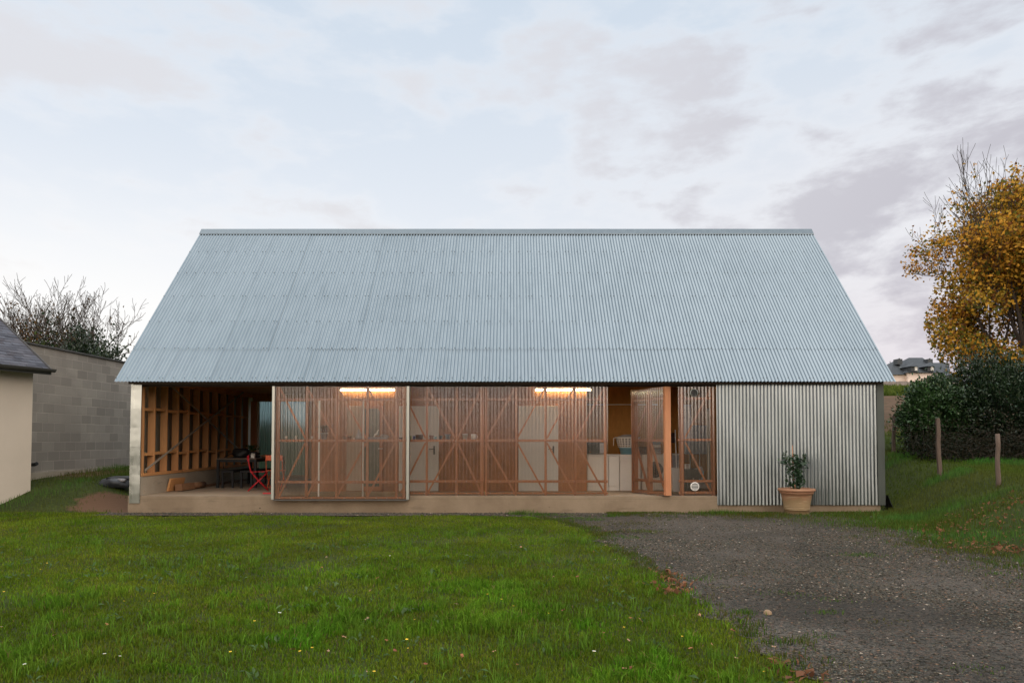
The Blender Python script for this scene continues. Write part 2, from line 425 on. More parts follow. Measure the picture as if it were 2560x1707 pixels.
# ------------------------------------------------------------------ mesh helpers
class MB:
    def __init__(s): s.v, s.f, s.m, s.sm = [], [], [], []
    def add(s, vs, fs, mat=0, smooth=False):
        o = len(s.v)
        s.v += [tuple(v) for v in vs]
        s.f += [tuple(i + o for i in f) for f in fs]
        s.m += [mat] * len(fs); s.sm += [smooth] * len(fs)
        return s
    def box(s, x0, x1, y0, y1, z0, z1, mat=0):
        return s.add([(x0, y0, z0), (x1, y0, z0), (x1, y1, z0), (x0, y1, z0), (x0, y0, z1), (x1, y0, z1), (x1, y1, z1), (x0, y1, z1)],
                     [(0, 3, 2, 1), (4, 5, 6, 7), (0, 1, 5, 4), (1, 2, 6, 5), (2, 3, 7, 6), (3, 0, 4, 7)], mat)
    def bbox(s, x0, x1, y0, y1, z0, z1, r=0.006, mat=0):
        """box with chamfered edges"""
        r = min(r, (x1 - x0) / 3, (y1 - y0) / 3, (z1 - z0) / 3)
        vs, idx = [], {}
        for i, (sx, X) in enumerate(((-1, x0), (1, x1))):
            for j, (sy, Y) in enumerate(((-1, y0), (1, y1))):
                for k, (sz, Z) in enumerate(((-1, z0), (1, z1))):
                    for a in range(3):
                        p = [X - sx * r, Y - sy * r, Z - sz * r]
                        p[a] = (X, Y, Z)[a]
                        idx[(i, j, k, a)] = len(vs); vs.append(tuple(p))
        q = lambda *t: idx[t]
        fs = []
        for a in range(3):
            b_, c_ = [(1, 2), (0, 2), (0, 1)][a]
            for e in (0, 1):
                f = []
                for (u, v) in ((0, 0), (1, 0), (1, 1), (0, 1)):
                    t = [0, 0, 0]; t[a] = e; t[b_] = u; t[c_] = v
                    f.append(q(*t, a))
                fs.append(tuple(f))
        for a in range(3):
            b_, c_ = [(1, 2), (0, 2), (0, 1)][a]
            for u in (0, 1):
                for v in (0, 1):
                    t0 = [0, 0, 0]; t1 = [0, 0, 0]; t0[a] = 0; t1[a] = 1
                    t0[b_] = t1[b_] = u; t0[c_] = t1[c_] = v
                    fs.append((q(*t0, b_), q(*t1, b_), q(*t1, c_), q(*t0, c_)))
        for i in (0, 1):
            for j in (0, 1):
                for k in (0, 1):
                    fs.append((q(i, j, k, 0), q(i, j, k, 1), q(i, j, k, 2)))
        return s.add(vs, fs, mat)
    def bar(s, p, q, wx, wy, up=(0, 1, 0), mat=0):
        """box beam from p to q; wx across, wy along 'up'"""
        p, q, up = Vector(p), Vector(q), Vector(up)
        d = (q - p).normalized(); side = d.cross(up).normalized(); u2 = side.cross(d).normalized()
        vs = []
        for e in (p, q):
            for a, b in ((-1, -1), (1, -1), (1, 1), (-1, 1)):
                vs.append(e + side * (a * wx / 2) + u2 * (b * wy / 2))
        return s.add(vs, [(0, 1, 2, 3), (7, 6, 5, 4), (0, 4, 5, 1), (1, 5, 6, 2), (2, 6, 7, 3), (3, 7, 4, 0)], mat)
    def tube(s, pts, rad, n=6, cap=True, mat=0, smooth=True):
        pts = [Vector(p) for p in pts]
        if not hasattr(rad, '__len__'): rad = [rad] * len(pts)
        rings = []; o = len(s.v); vs = []
        prev = None
        for i, p in enumerate(pts):
            d = (pts[min(i + 1, len(pts) - 1)] - pts[max(i - 1, 0)])
            d = d.normalized() if d.length > 1e-9 else Vector((0, 0, 1))
            a = prev if prev is not None else (Vector((1, 0, 0)) if abs(d.x) < 0.9 else Vector((0, 1, 0)))
            e1 = (a - d * a.dot(d)).normalized(); e2 = d.cross(e1); prev = e1
            for k in range(n):
                t = 2 * math.pi * k / n
                vs.append(p + (e1 * math.cos(t) + e2 * math.sin(t)) * rad[i])
        fs = []
        for i in range(len(pts) - 1):
            for k in range(n):
                fs.append((i * n + k, i * n + (k + 1) % n, (i + 1) * n + (k + 1) % n, (i + 1) * n + k))
        s.add(vs, fs, mat, smooth)
        if cap:
            L = (len(pts) - 1) * n
            s.f += [tuple(o + k for k in reversed(range(n))), tuple(o + L + k for k in range(n))]
            s.m += [mat] * 2; s.sm += [False] * 2
        return s
    def lathe(s, prof, n=24, c=(0, 0, 0), mat=0, smooth=True, sq=False):
        vs, fs = [], []
        for r, z in prof:
            for k in range(n):
                t = 2 * math.pi * (k + 0.5) / n
                vs.append((c[0] + r * math.cos(t), c[1] + r * math.sin(t), c[2] + z))
        for i in range(len(prof) - 1):
            for k in range(n):
                fs.append((i * n + k, i * n + (k + 1) % n, (i + 1) * n + (k + 1) % n, (i + 1) * n + k))
        s.add(vs, fs, mat, smooth)
        return s
    def grid(s, P, mat=0, smooth=False):
        """P: array (nu, nv, 3)"""
        nu, nv = P.shape[:2]
        vs = P.reshape(-1, 3).tolist()
        fs = [(i * nv + j, (i + 1) * nv + j, (i + 1) * nv + j + 1, i * nv + j + 1) for i in range(nu - 1) for j in range(nv - 1)]
        return s.add(vs, fs, mat, smooth)
    def build(s, name, mat, parent=None, local=False):
        me = bpy.data.meshes.new(name)
        off = Vector((0, 0, 0))
        if parent is not None and not local:
            r = parent
            while r is not None: off += r.location; r = r.parent
        me.from_pydata([(v[0] - off.x, v[1] - off.y, v[2] - off.z) for v in s.v], [], s.f)
        for mm in (mat if isinstance(mat, (list, tuple)) else [mat]):
            me.materials.append(M[mm] if isinstance(mm, str) else mm)
        me.polygons.foreach_set('material_index', s.m)
        me.polygons.foreach_set('use_smooth', s.sm)
        me.update()
        o = bpy.data.objects.new(name, me)
        COL.objects.link(o)
        if parent is not None: o.parent = parent
        return o

def raw_mesh(name, V, loops, starts, totals, mat, cols=None, smooth=False):
    me = bpy.data.meshes.new(name)
    me.vertices.add(len(V)); me.vertices.foreach_set('co', np.ascontiguousarray(V, dtype=np.float32).ravel())
    me.loops.add(len(loops)); me.loops.foreach_set('vertex_index', np.ascontiguousarray(loops, dtype=np.int32))
    me.polygons.add(len(starts)); me.polygons.foreach_set('loop_start', np.ascontiguousarray(starts, dtype=np.int32))
    me.polygons.foreach_set('loop_total', np.ascontiguousarray(totals, dtype=np.int32))
    me.update(calc_edges=True)
    if cols is not None:
        a = me.color_attributes.new('Col', 'FLOAT_COLOR', 'POINT')
        c4 = np.ones((len(V), 4), dtype=np.float32); c4[:, :3] = cols
        a.data.foreach_set('color', c4.ravel())
    me.materials.append(mat)
    return me

def link(name, me, parent=None, loc=None):
    o = bpy.data.objects.new(name, me); COL.objects.link(o)
    if parent is not None: o.parent = parent
    if loc is not None: o.location = loc
    return o

def empty(name, loc=(0, 0, 0), rz=0.0, parent=None):
    o = bpy.data.objects.new(name, None); COL.objects.link(o)
    o.location = loc; o.rotation_euler = (0, 0, rz); o.empty_display_size = 0.2
    if parent is not None: o.parent = parent
    return o

def tag(o, label=None, cat=None, group=None, kind=None):
    if label: o['label'] = label
    if cat: o['category'] = cat
    if group: o['group'] = group
    if kind: o['kind'] = kind
    return o

def smooth01(t):
    t = np.clip(t, 0, 1); return t * t * (3 - 2 * t)

# ------------------------------------------------------------------ terrain
PY = np.array([-80, 0, 5, 10, 14.5, 17.5, 22, 28, 60, 75, 86, 130, 700], float)
PZ = np.array([0.3, .45, .6, .68, .76, .92, 1.12, 1.8, 4.95, 6.55, 7.7, 9.0, 14.0])
def gz(x, y):
    x = np.asarray(x, float); y = np.asarray(y, float)
    x0 = 6.7 + 0.2 * np.clip(np.minimum(y, 18) - 11, 0, 7)
    t = smooth01((x - x0) / 2.6)
    z = t * np.interp(y, PY, PZ)
    l = smooth01((-8.25 - x) / 2.2) * (0.5 * smooth01((y - 16.3) / 1.9) + 0.042 * np.clip(y - 18.2, 0, 60))
    far = smooth01((y - 27) / 40)
    z = np.maximum(z, far * np.interp(y, PY, PZ) * 0.9 * smooth01((x + 5) / 20)) + l * (x < 0)
    rough = 0.018 * np.sin(x * 1.7 + 0.6 * np.sin(y * 1.3)) * np.sin(y * 1.1 + 1.3) + 0.008 * np.sin(x * 5.1 + 1) * np.sin(y * 4.3)
    inb = (x > -8.6) & (x < 8.4) & (y > 16.0) & (y < 25)
    return z + np.where(inb, -0.02, rough)

def gpt(px, py):
    """where the view ray through a pixel meets the ground"""
    y = 12.0
    for _ in range(60):
        p = at(px, py, y)
        s = (p.z - CAMZ) / y
        if s > -1e-4: break
        y2 = (float(gz(p.x, y)) - CAMZ) / s
        y = 0.5 * y + 0.5 * max(2.0, min(90, y2))
    p = at(px, py, y)
    return Vector((p.x, y, float(gz(p.x, y))))

xs = np.unique(np.concatenate([np.linspace(-700, -40, 12), np.linspace(-40, -14, 14), np.arange(-14, 20, 0.25), np.linspace(20, 60, 21), np.linspace(60, 700, 12)]))
ys = np.unique(np.concatenate([np.linspace(-400, -20, 10), np.linspace(-20, 3, 12), np.arange(3, 26, 0.25), np.linspace(26, 100, 38), np.linspace(100, 700, 12)]))
GX, GY = np.meshgrid(xs, ys, indexing='ij')
Pg = np.stack([GX, GY, gz(GX, GY)], -1)
b = MB(); b.grid(Pg, smooth=True)
ground = tag(b.build('ground', 'ground'), kind='structure')
soilv = np.exp(-(((GX + 8.9) / 0.9) ** 2 + ((GY - 17.2) / 1.0) ** 2)) * 1.2 + np.exp(-(((GX + 11.6) / 0.9) ** 2 + ((GY - 21.5) / 3) ** 2)) * 0.7
soilv += np.exp(-(((GX - 9.3) / 0.5) ** 2 + ((GY - 13.0) / 0.7) ** 2)) * 0.9
a_ = ground.data.attributes.new('soil', 'FLOAT', 'POINT'); a_.data.foreach_set('value', soilv.astype(np.float32).ravel())

EY = np.array([-5, 4.84, 5.3, 6.0, 6.92, 7.95, 8.43, 9.64, 11.2, 13.17, 14.6, 15.36, 15.5, 16.6])
EX = np.array([2.0, 1.90, 1.87, 1.81, 1.77, 1.66, 1.57, 1.52, 1.42, 1.2, 0.85, 0.45, -8.6, -8.6])
def ledge(y):
    y = np.asarray(y, float)
    return np.interp(y, EY, EX) + 0.06 * np.sin(y * 5.3) + 0.04 * np.sin(y * 11.7 + 1) + 0.03 * np.sin(y * 23 + 2)
def redge(y):
    y = np.asarray(y, float)
    return np.interp(y, [-5, 5, 9.6, 12.8, 14.6, 15.6, 16.5], [6.5, 6.5, 6.55, 6.75, 7.2, 7.7, 8.1]) + 0.12 * np.sin(y * 3.1) + 0.07 * np.sin(y * 7.7)
gy = np.concatenate([np.linspace(-5, 4, 10), np.arange(4.1, 16.31, 0.06)])
tt = np.linspace(0, 1, 70)
Pd = np.zeros((len(gy), len(tt), 3))
for i, y in enumerate(gy):
    l, r = float(ledge(y)), float(redge(y))
    X = l + (r - l) * tt
    Pd[i, :, 0] = X; Pd[i, :, 1] = y; Pd[i, :, 2] = gz(X, np.full_like(X, y)) + 0.008
b = MB(); b.grid(Pd[:, ::-1], smooth=True)
tag(b.build('gravel_drive', 'gravel'), kind='structure')
# ploughed field on the slope behind
fx = np.linspace(9, 75, 60); fy = np.linspace(27, 60, 40)
FX, FY = np.meshgrid(fx, fy, indexing='ij')
Pf = np.stack([FX, FY, gz(FX, FY) + 0.05 + 0.05 * np.sin(FY * 6 + FX)], -1)
b = MB(); b.grid(Pf, smooth=True)
tag(b.build('ploughed_field', 'field'), kind='structure')

# ------------------------------------------------------------------ blades, leaves
def blades(name, P, h, wd, cols, lean=0.6, mat='grass', kind='stuff'):
    N = len(P)
    th = rng.uniform(0, 2 * np.pi, N); ph = rng.uniform(0, 2 * np.pi, N)
    sx, sy = np.cos(th), np.sin(th)
    ln = rng.uniform(0.1, 1.0, N) ** 1.3 * lean * h
    lx, ly = np.cos(ph) * ln, np.sin(ph) * ln
    V = np.zeros((N, 5, 3), np.float32)
    V[:, 0] = P + np.stack([-sx * wd / 2, -sy * wd / 2, 0 * h - 0.01], -1)
    V[:, 1] = P + np.stack([sx * wd / 2, sy * wd / 2, 0 * h - 0.01], -1)
    mid = P + np.stack([lx * 0.3, ly * 0.3, h * 0.6], -1)
    V[:, 2] = mid + np.stack([-sx * wd * .38, -sy * wd * .38, 0 * h], -1)
    V[:, 3] = mid + np.stack([sx * wd * .38, sy * wd * .38, 0 * h], -1)
    V[:, 4] = P + np.stack([lx, ly, h * (1 - 0.25 * (ln / h))], -1)
    base = np.arange(N)[:, None] * 5
    loops = (base + np.array([0, 1, 3, 2, 2, 3, 4])).ravel()
    st = (np.arange(N)[:, None] * 7 + np.array([0, 4])).ravel(); tot = np.tile([4, 3], N)
    C = np.repeat(cols, 5, axis=0)
    return raw_mesh(name, V.reshape(-1, 3), loops, st, tot, M[mat], C)

def leaves(name, P, size, cols, mat='leaf', up=0.3, aspect=0.55, D=None):
    N = len(P)
    d = rng.normal(size=(N, 3)) if D is None else D + 0.6 * rng.normal(size=(N, 3))
    d /= np.linalg.norm(d, axis=1, keepdims=True) + 1e-9
    n = rng.normal(size=(N, 3)); n[:, 2] += up * 3
    s = np.cross(d, n); s /= np.linalg.norm(s, axis=1, keepdims=True) + 1e-9
    n = np.cross(s, d)
    size = np.asarray(size).reshape(-1, 1)
    V = np.zeros((N, 4, 3), np.float32)
    V[:, 0] = P - d * size * 0.5
    V[:, 1] = P + s * size * aspect * 0.5 + n * size * 0.12
    V[:, 2] = P + d * size * 0.5 - n * size * 0.05
    V[:, 3] = P - s * size * aspect * 0.5 + n * size * 0.12
    base = np.arange(N)[:, None] * 4
    loops = (base + np.array([0, 1, 2, 0, 2, 3])).ravel()
    st = np.arange(2 * N) * 3; tot = np.full(2 * N, 3)
    return raw_mesh(name, V.reshape(-1, 3), loops, st, tot, M[mat], np.repeat(cols, 4, axis=0))

def vnoise(x, y, s, seed=0):
    """cheap smooth value noise in numpy"""
    r = np.random.default_rng(seed).uniform(0, 1, (128, 128))
    u, v = x * s + 500.3, y * s + 700.7
    i, j = np.floor(u).astype(int), np.floor(v).astype(int)
    a, b_ = smooth01(u - i), smooth01(v - j)
    g = lambda p, q: r[p % 128, q % 128]
    return (g(i, j) * (1 - a) + g(i + 1, j) * a) * (1 - b_) + (g(i, j + 1) * (1 - a) + g(i + 1, j + 1) * a) * b_

def mixc(c1, c2, t):
    return np.asarray(c1)[None] * (1 - t[:, None]) + np.asarray(c2)[None] * t[:, None]

def lawn_points():
    # sample uniform in image-ish space: density falls with distance
    out = []
    for y0, y1, dens in ((3.9, 5.5, 7200), (5.5, 7, 5600), (7, 9, 4200), (9, 11.5, 3000), (11.5, 14, 2300), (14, 16.2, 1900)):
        xa, xb = -(y1 * 0.72 + 1.0), 2.2
        n = int((xb - xa) * (y1 - y0) * dens)
        x = rng.uniform(xa, xb, n); y = rng.uniform(y0, y1, n)
        k = (x < ledge(y) + rng.normal(0, 0.07, n)) & (x > -11.6)
        back = np.where(x > -8.6, 15.47 + 0.1 * np.sin(x * 2.1) + 0.06 * np.sin(x * 6.3), 99)
        k &= y < back + rng.normal(0, 0.04, n)
        out.append(np.stack([x[k], y[k]], -1))
    return np.concatenate(out)
XY = lawn_points()
x, y = XY[:, 0], XY[:, 1]
worn = vnoise(x, y, 0.9, 41) * .5 + vnoise(x, y, 3.1, 42) * .5
k_ = rng.uniform(0, 1, len(x)) < np.clip(1 - (worn - .54) * 2.4, .45, 1)
x, y = x[k_], y[k_]
tuft = vnoise(x, y, 0.8, 1) * 0.34 + vnoise(x, y, 2.6, 2) * 0.38 + vnoise(x, y, 6.5, 3) * 0.28
tk = smooth01((tuft - 0.47) / 0.24)
thin = vnoise(x, y, 4.2, 14) * .6 + vnoise(x, y, 9.0, 15) * .4
near = smooth01((10.5 - y) / 4)
tk = tk * (0.25 + 0.75 * near)
h = ((0.015 + 0.028 * rng.uniform(0, 1, len(x))) * (0.65 + 0.6 * thin) + tk * rng.uniform(0.0, 0.085, len(x)) * (0.5 + thin))
wd = rng.uniform(0.003, 0.0055, len(x)) * (1 + y / 14) + 0.002 * tk
c = mixc((0.094, 0.156, 0.009), (0.078, 0.238, 0.013), np.clip(tk + rng.normal(0, 0.2, len(x)), 0, 1))
yel = vnoise(x, y, 0.8, 9)
c = c * (1 - 0.35 * yel[:, None]) + np.array([0.20, 0.165, 0.022])[None] * 0.35 * yel[:, None]
dry = rng.uniform(0, 1, len(x)) < 0.06
c[dry] = (0.17, 0.13, 0.05)
c *= rng.uniform(0.55, 1.45, (len(x), 1))
c *= (0.72 + 0.5 * vnoise(x, y, 1.7, 16))[:, None]
P = np.stack([x, y, gz(x, y)], -1)
# arching tufts of longer, lighter blades
tx, ty = [], []
for _ in range(420):
    yy = 4.3 + 8.5 * rng.uniform() ** 1.6; xx = rng.uniform(-yy * .70, float(ledge(yy)) - .05); k = rng.integers(14, 44)
    r_ = rng.uniform(.02, .07); tx.append(xx + rng.normal(0, r_, k)); ty.append(yy + rng.normal(0, r_, k))
tx, ty = np.concatenate(tx), np.concatenate(ty); nt_ = len(tx)
P = np.concatenate([P, np.stack([tx, ty, gz(tx, ty)], -1)])
h = np.concatenate([h, rng.uniform(.05, .15, nt_)]); wd = np.concatenate([wd, rng.uniform(.004, .007, nt_)])
c = np.concatenate([c, mixc((.09, .17, .014), (.14, .27, .03), rng.uniform(0, 1, nt_)) * rng.uniform(.6, 1.2, (nt_, 1))])
tag(link('lawn_grass', blades('lawn_grass', P, h, wd, c, 1.05)), 'green lawn grass with longer tufts in front of the barn', 'grass', kind='stuff')

# broad-leaved weeds in the lawn
def rosette_pts(n):
    pts = []
    for _ in range(n):
        yy = rng.uniform(4.6, 11); xx = rng.uniform(-yy * 0.68, float(ledge(yy)) - 0.15)
        for _ in range(rng.integers(4, 9)):
            pts.append((xx + rng.normal(0, 0.05), yy + rng.normal(0, 0.05)))
    p = np.array(pts); return np.stack([p[:, 0], p[:, 1], gz(p[:, 0], p[:, 1]) + rng.uniform(0.025, 0.07, len(p))], -1)
P = rosette_pts(110)
c = mixc((0.06, 0.12, 0.03), (0.12, 0.19, 0.07), rng.uniform(0, 1, len(P))) * rng.uniform(0.7, 1.2, (len(P), 1))
tag(link('broadleaf_weeds', leaves('broadleaf_weeds', P, rng.uniform(0.035, 0.08, len(P)), c, up=1.0, aspect=0.4)), 'low broad-leaved weeds scattered through the lawn grass', 'weeds', kind='stuff')

# bank on the right, strip on the left
def bank_points():
    out = []
    for (xa, xb, ya, yb, dens) in ((6.0, 14, 5, 13, 450), (6.2, 13, 13, 17.5, 1100), (8.2, 14, 17.5, 23, 700), (8.5, 16, 23, 28, 260)):
        n = int((xb - xa) * (yb - ya) * dens)
        x = rng.uniform(xa, xb, n); y = rng.uniform(ya, yb, n)
        k = np.where(y < 16.4, x > redge(y) + rng.normal(0, 0.25, n) - 0.1, x > 8.15)
        out.append(np.stack([x[k], y[k]], -1))
    n = 9000
    x = rng.uniform(-12, -8.45, n); y = rng.uniform(15.8, 23, n)
    so = np.exp(-(((x + 8.9) / 0.9) ** 2 + ((y - 17.2) / 1.0) ** 2))
    k = rng.uniform(0, 1, n) > so * 1.3 + 0.25 * (x < -11.4)
    out.append(np.stack([x[k], y[k]], -1))
    return np.concatenate(out)
XY = bank_points(); x, y = XY[:, 0], XY[:, 1]
t = vnoise(x, y, 0.9, 4) * 0.6 + vnoise(x, y, 2.6, 5) * 0.4
tk = smooth01((t - 0.5) / 0.25)
h = rng.uniform(0.04, 0.09, len(x)) + tk * rng.uniform(0.02, 0.11, len(x)) + np.where(y > 20, 0.05, 0)
wd = rng.uniform(0.005, 0.011, len(x))
c = mixc((0.075, 0.115, 0.014), (0.060, 0.185, 0.028), tk); br = vnoise(x, y, 0.7, 6)
c = c * (1 - 0.45 * br[:, None]) + np.array([0.12, 0.10, 0.04])[None] * 0.45 * br[:, None]
c *= rng.uniform(0.6, 1.3, (len(x), 1))
tag(link('bank_grass', blades('bank_grass', np.stack([x, y, gz(x, y)], -1), h, wd, c, 0.7)), 'rougher darker grass on the banks beside the barn', 'grass', kind='stuff')

# tufts in the gravel
pts, hh, cc = [], [], []
def tuftat(px, py, n, r, hm, col):
    g = gpt(px, py)
    for _ in range(n):
        xx, yy = g.x + rng.normal(0, r * 1.4), g.y + rng.normal(0, r * 0.8)
        if yy > 16.27: continue
        pts.append((xx, yy, float(gz(xx, yy)) + 0.005)); hh.append(rng.uniform(0.4, 1) * hm)
        cc.append(np.array(col) * rng.uniform(0.6, 1.35))
for (u, v, n, r, hm) in ((1300, 1287, 90, .10, .14), (1347, 1290, 70, .08, .10), (1390, 1289, 60, .12, .06), (1420, 1298, 50, .08, .06), (1455, 1296, 60, .14, .05),
        (1480, 1301, 60, .08, .05), (1530, 1292, 50, .06, .09), (1565, 1310, 120, .22, .05), (1608, 1330, 80, .15, .05), (1617, 1330, 60, .15, .04), (1535, 1332, 60, .08, .05),
        (1560, 1344, 70, .10, .05), (1806, 1285, 150, .16, .14), (1830, 1290, 120, .2, .09), (1910, 1293, 110, .2, .07), (1975, 1282, 60, .06, .12), (2010, 1295, 160, .35, .06),
        (2080, 1300, 200, .35, .08), (2120, 1290, 220, .35, .10), (2160, 1305, 220, .4, .09), (2200, 1290, 260, .4, .12), (2220, 1315, 240, .35, .12), (2270, 1312, 240, .3, .12),
        (2330, 1318, 240, .35, .12), (2400, 1330, 200, .35, .10), (2480, 1345, 160, .3, .08), (2420, 1382, 60, .15, .05), (2490, 1437, 60, .1, .05), (2160, 1390, 60, .1, .05),
        (1865, 1535, 120, .07, .06), (2070, 1535, 60, .06, .05), (1965, 1610, 100, .10, .06), (2045, 1595, 60, .08, .04), (1800, 1470, 80, .12, .03), (1960, 1485, 80, .14, .03),
        (2075, 1502, 60, .12, .03), (2210, 1555, 60, .12, .03), (2440, 1675, 60, .1, .03), (1730, 1450, 120, .15, .06), (1850, 1435, 80, .2, .03), (1990, 1610, 60, .08, .08),
        (650, 1282, 60, .12, .08), (330, 1277, 60, .2, .07), (1000, 1279, 40, .2, .05), (480, 1279, 50, .3, .05)):
    tuftat(u, v, n * 3 if v < 1420 else int(n * .9), r * (1.2 if v < 1420 else .75), hm, (0.065, 0.125, 0.018) if rng.uniform() < 0.65 else (0.085, 0.088, 0.016))
for _ in range(8000):
    k = rng.uniform()
    if k < .5: xx, yy = rng.uniform(2.0, 8.3), 16.25 - abs(rng.normal(0, .55))
    elif k < .8: yy = rng.uniform(6, 16); xx = float(redge(yy)) - abs(rng.normal(0, .5))
    else: yy = rng.uniform(4.3, 15.5); xx = float(ledge(yy)) + abs(rng.normal(0, .16))
    if float(vnoise(np.array([xx]), np.array([yy]), 1.3, 33)[0]) < .5 and rng.uniform() < .8: continue
    m = rng.integers(3, 9)
    cb = np.array((0.06, 0.105, 0.016) if rng.uniform() < .5 else (0.095, 0.095, 0.022))
    for _ in range(m):
        x_, y_ = xx + rng.normal(0, .03), min(16.27, yy + rng.normal(0, .025))
        pts.append((x_, y_, float(gz(x_, y_)) + .005)); hh.append(rng.uniform(.02, .065)); cc.append(cb * rng.uniform(.6, 1.3))
P = np.array(pts)
tag(link('gravel_tufts_grass', blades('gravel_tufts_grass', P, np.array(hh), rng.uniform(0.004, 0.009, len(P)), np.array(cc), 0.8)), 'small grass tufts and moss growing through the gravel', 'grass', kind='stuff')

# loose gravel
def stones(name, XY, sz, cols):
    N = len(XY)
    base = np.array([(1, 0, 0), (0.1, 1, 0), (-1, .1, 0), (0, -1, 0), (0.1, 0.1, 0.75), (0, 0, -.7)], np.float32)
    J = base[None] + rng.normal(0, 0.18, (N, 6, 3))
    th = rng.uniform(0, 2 * np.pi, N); c, s = np.cos(th), np.sin(th)
    J[:, :, 0] *= 1.3
    X = J[:, :, 0] * c[:, None] - J[:, :, 1] * s[:, None]; Y = J[:, :, 0] * s[:, None] + J[:, :, 1] * c[:, None]
    V = np.stack([X, Y, J[:, :, 2] * 0.6], -1) * (sz / 2)[:, None, None]
    V[:, :, :2] += XY[:, None]
    V[:, :, 2] += (gz(XY[:, 0], XY[:, 1]) + 0.008 + sz * 0.08)[:, None]
    fc = np.array([0, 1, 4, 1, 2, 4, 2, 3, 4, 3, 0, 4, 1, 0, 5, 2, 1, 5, 3, 2, 5, 0, 3, 5])
    loops = (np.arange(N)[:, None] * 6 + fc).ravel()
    return raw_mesh(name, V.reshape(-1, 3), loops, np.arange(8 * N) * 3, np.full(8 * N, 3), M['stones'], np.repeat(cols, 6, axis=0))
xy = []
for y0, y1, dens in ((4.0, 6.5, 4200), (6.5, 9, 2800), (9, 12, 1700), (12, 16.3, 950)):
    n = int(7 * (y1 - y0) * dens); x = rng.uniform(-0.5 if y1 > 15 else 1.0, 8.0, n); y = rng.uniform(y0, y1, n)
    k = (x > ledge(y) + 0.03 + rng.normal(0, 0.05, n)) & (x < redge(y) + rng.normal(0, 0.12, n)); xy.append(np.stack([x[k], y[k]], -1))
n = 5000; x = rng.uniform(-8.6, 0.5, n); y = rng.uniform(15.5, 16.33, n); xy.append(np.stack([x, y], -1))
xy = np.concatenate(xy)
bare = vnoise(xy[:, 0], xy[:, 1], 0.5, 11) * 0.6 + vnoise(xy[:, 0], xy[:, 1], 1.6, 12) * 0.4
xy = xy[rng.uniform(0, 1, len(xy)) < np.clip((bare - 0.28) * 3.2, 0.12, 1)]
N = len(xy); u = rng.uniform(0, 1, N)
c = mixc((0.028, 0.026, 0.020), (0.165, 0.142, 0.108), rng.uniform(0, 1, N) ** 1.6)
c[u > 0.90] = mixc((0.12, 0.07, 0.048), (0.22, 0.145, 0.10), rng.uniform(0, 1, (u > 0.90).sum()))
c[u > 0.982] = (0.40, 0.34, 0.28)
c[u < 0.16] = (0.075, 0.085, 0.075)
sz = 0.006 + 0.020 * rng.uniform(0, 1, N) ** 3.2 + 0.0008 * xy[:, 1]
tag(link('gravel_stones', stones('gravel_stones', xy, sz, c)), 'loose grey and brown gravel stones on the drive', 'gravel', kind='stuff')

# leaf litter
def litter(name, spots, label, size=0.075):
    P = []
    for (px, py, n, rx, ry) in spots:
        g = gpt(px, py)
        for _ in range(n):
            xx, yy = g.x + rng.normal(0, rx), g.y + rng.normal(0, ry)
            P.append((xx, yy, float(gz(xx, yy)) + rng.uniform(0.012, 0.05)))
    P = np.array(P); t = rng.uniform(0, 1, len(P))
    c = mixc((0.13, 0.055, 0.03), (0.34, 0.15, 0.07), t)
    tag(link(name, leaves(name, P, rng.uniform(0.6, 1.2, len(P)) * size, c, up=1.6, aspect=0.7)), label, 'leaf litter', kind='stuff')
litter('bank_leaf_litter', [(2440, 1335, 90, .5, .5), (2500, 1365, 90, .45, .35), (2540, 1378, 60, .3, .2), (2400, 1322, 50, .5, .4), (2520, 1270, 70, .45, .5), (2420, 1300, 40, .6, .6)], 'brown fallen leaves gathered where the drive meets the bank')
litter('drive_edge_leaf_litter', [(1690, 1458, 50, .10, .22), (1660, 1440, 20, .08, .2), (1990, 1690, 30, .10, .15), (1680, 1475, 30, .1, .2)], 'reddish leaves caught along the edge of lawn and gravel')

# single leaves and flowers on the lawn
def leaf_mesh(name, col, seed):
    r = random.Random(seed); b = MB()
    n = 11; vs = [(0, 0, 0.012)]
    for k in range(n):
        t = 2 * math.pi * k / n
        rr = (0.032 if k % 2 else 0.022) * r.uniform(0.85, 1.15) * (1.25 if abs(math.sin(t)) > 0.6 else 0.95)
        vs.append((rr * math.cos(t), rr * math.sin(t), r.uniform(0.0, 0.02)))
    b.add(vs, [(0, k + 1, (k + 1) % n + 1) for k in range(n)])
    b.tube([(0, -0.03, 0.006), (0.004, -0.055, 0.012)], 0.0012, 4)
    o = b.build(name, pm(name + '_tone' + str(seed), col, 0.3, 30, rough=0.8, bump=0))
    return o
LC = [(0.32, 0.13, 0.05), (0.36, 0.19, 0.10), (0.22, 0.07, 0.04), (0.34, 0.21, 0.13)]
lv = [(1480, 412), (1815, 420), (1735, 465), (1500, 365), (1340, 378), (1580, 745), (1815, 800), (1507, 802), (2125, 825), (2270, 813), (1955, 873), (2095, 583), (1240, 752), (40, 825), (1343, 803), (1685, 658), (1775, 760), (1700, 520), (1215, 485), (1050, 455), (490, 685), (250, 732), (1200, 550), (1690, 905), (2200, 640)]
lv = [(p[0] / 1.8375, 1200 + p[1] / 1.8375) for p in lv]
lr = [(190, 460), (375, 342), (430, 312), (545, 655), (590, 668), (237, 610), (318, 668), (820, 795), (918, 778), (420, 722), (535, 755), (655, 890), (515, 893), (550, 885), (1030, 835), (25, 875), (862, 637), (1015, 710), (1205, 795), (60, 325), (40, 320), (300, 460), (745, 640)]
lv += [(1280 + p[0] / 1.8375, 1200 + p[1] / 1.8375) for p in lr]
protos = {}
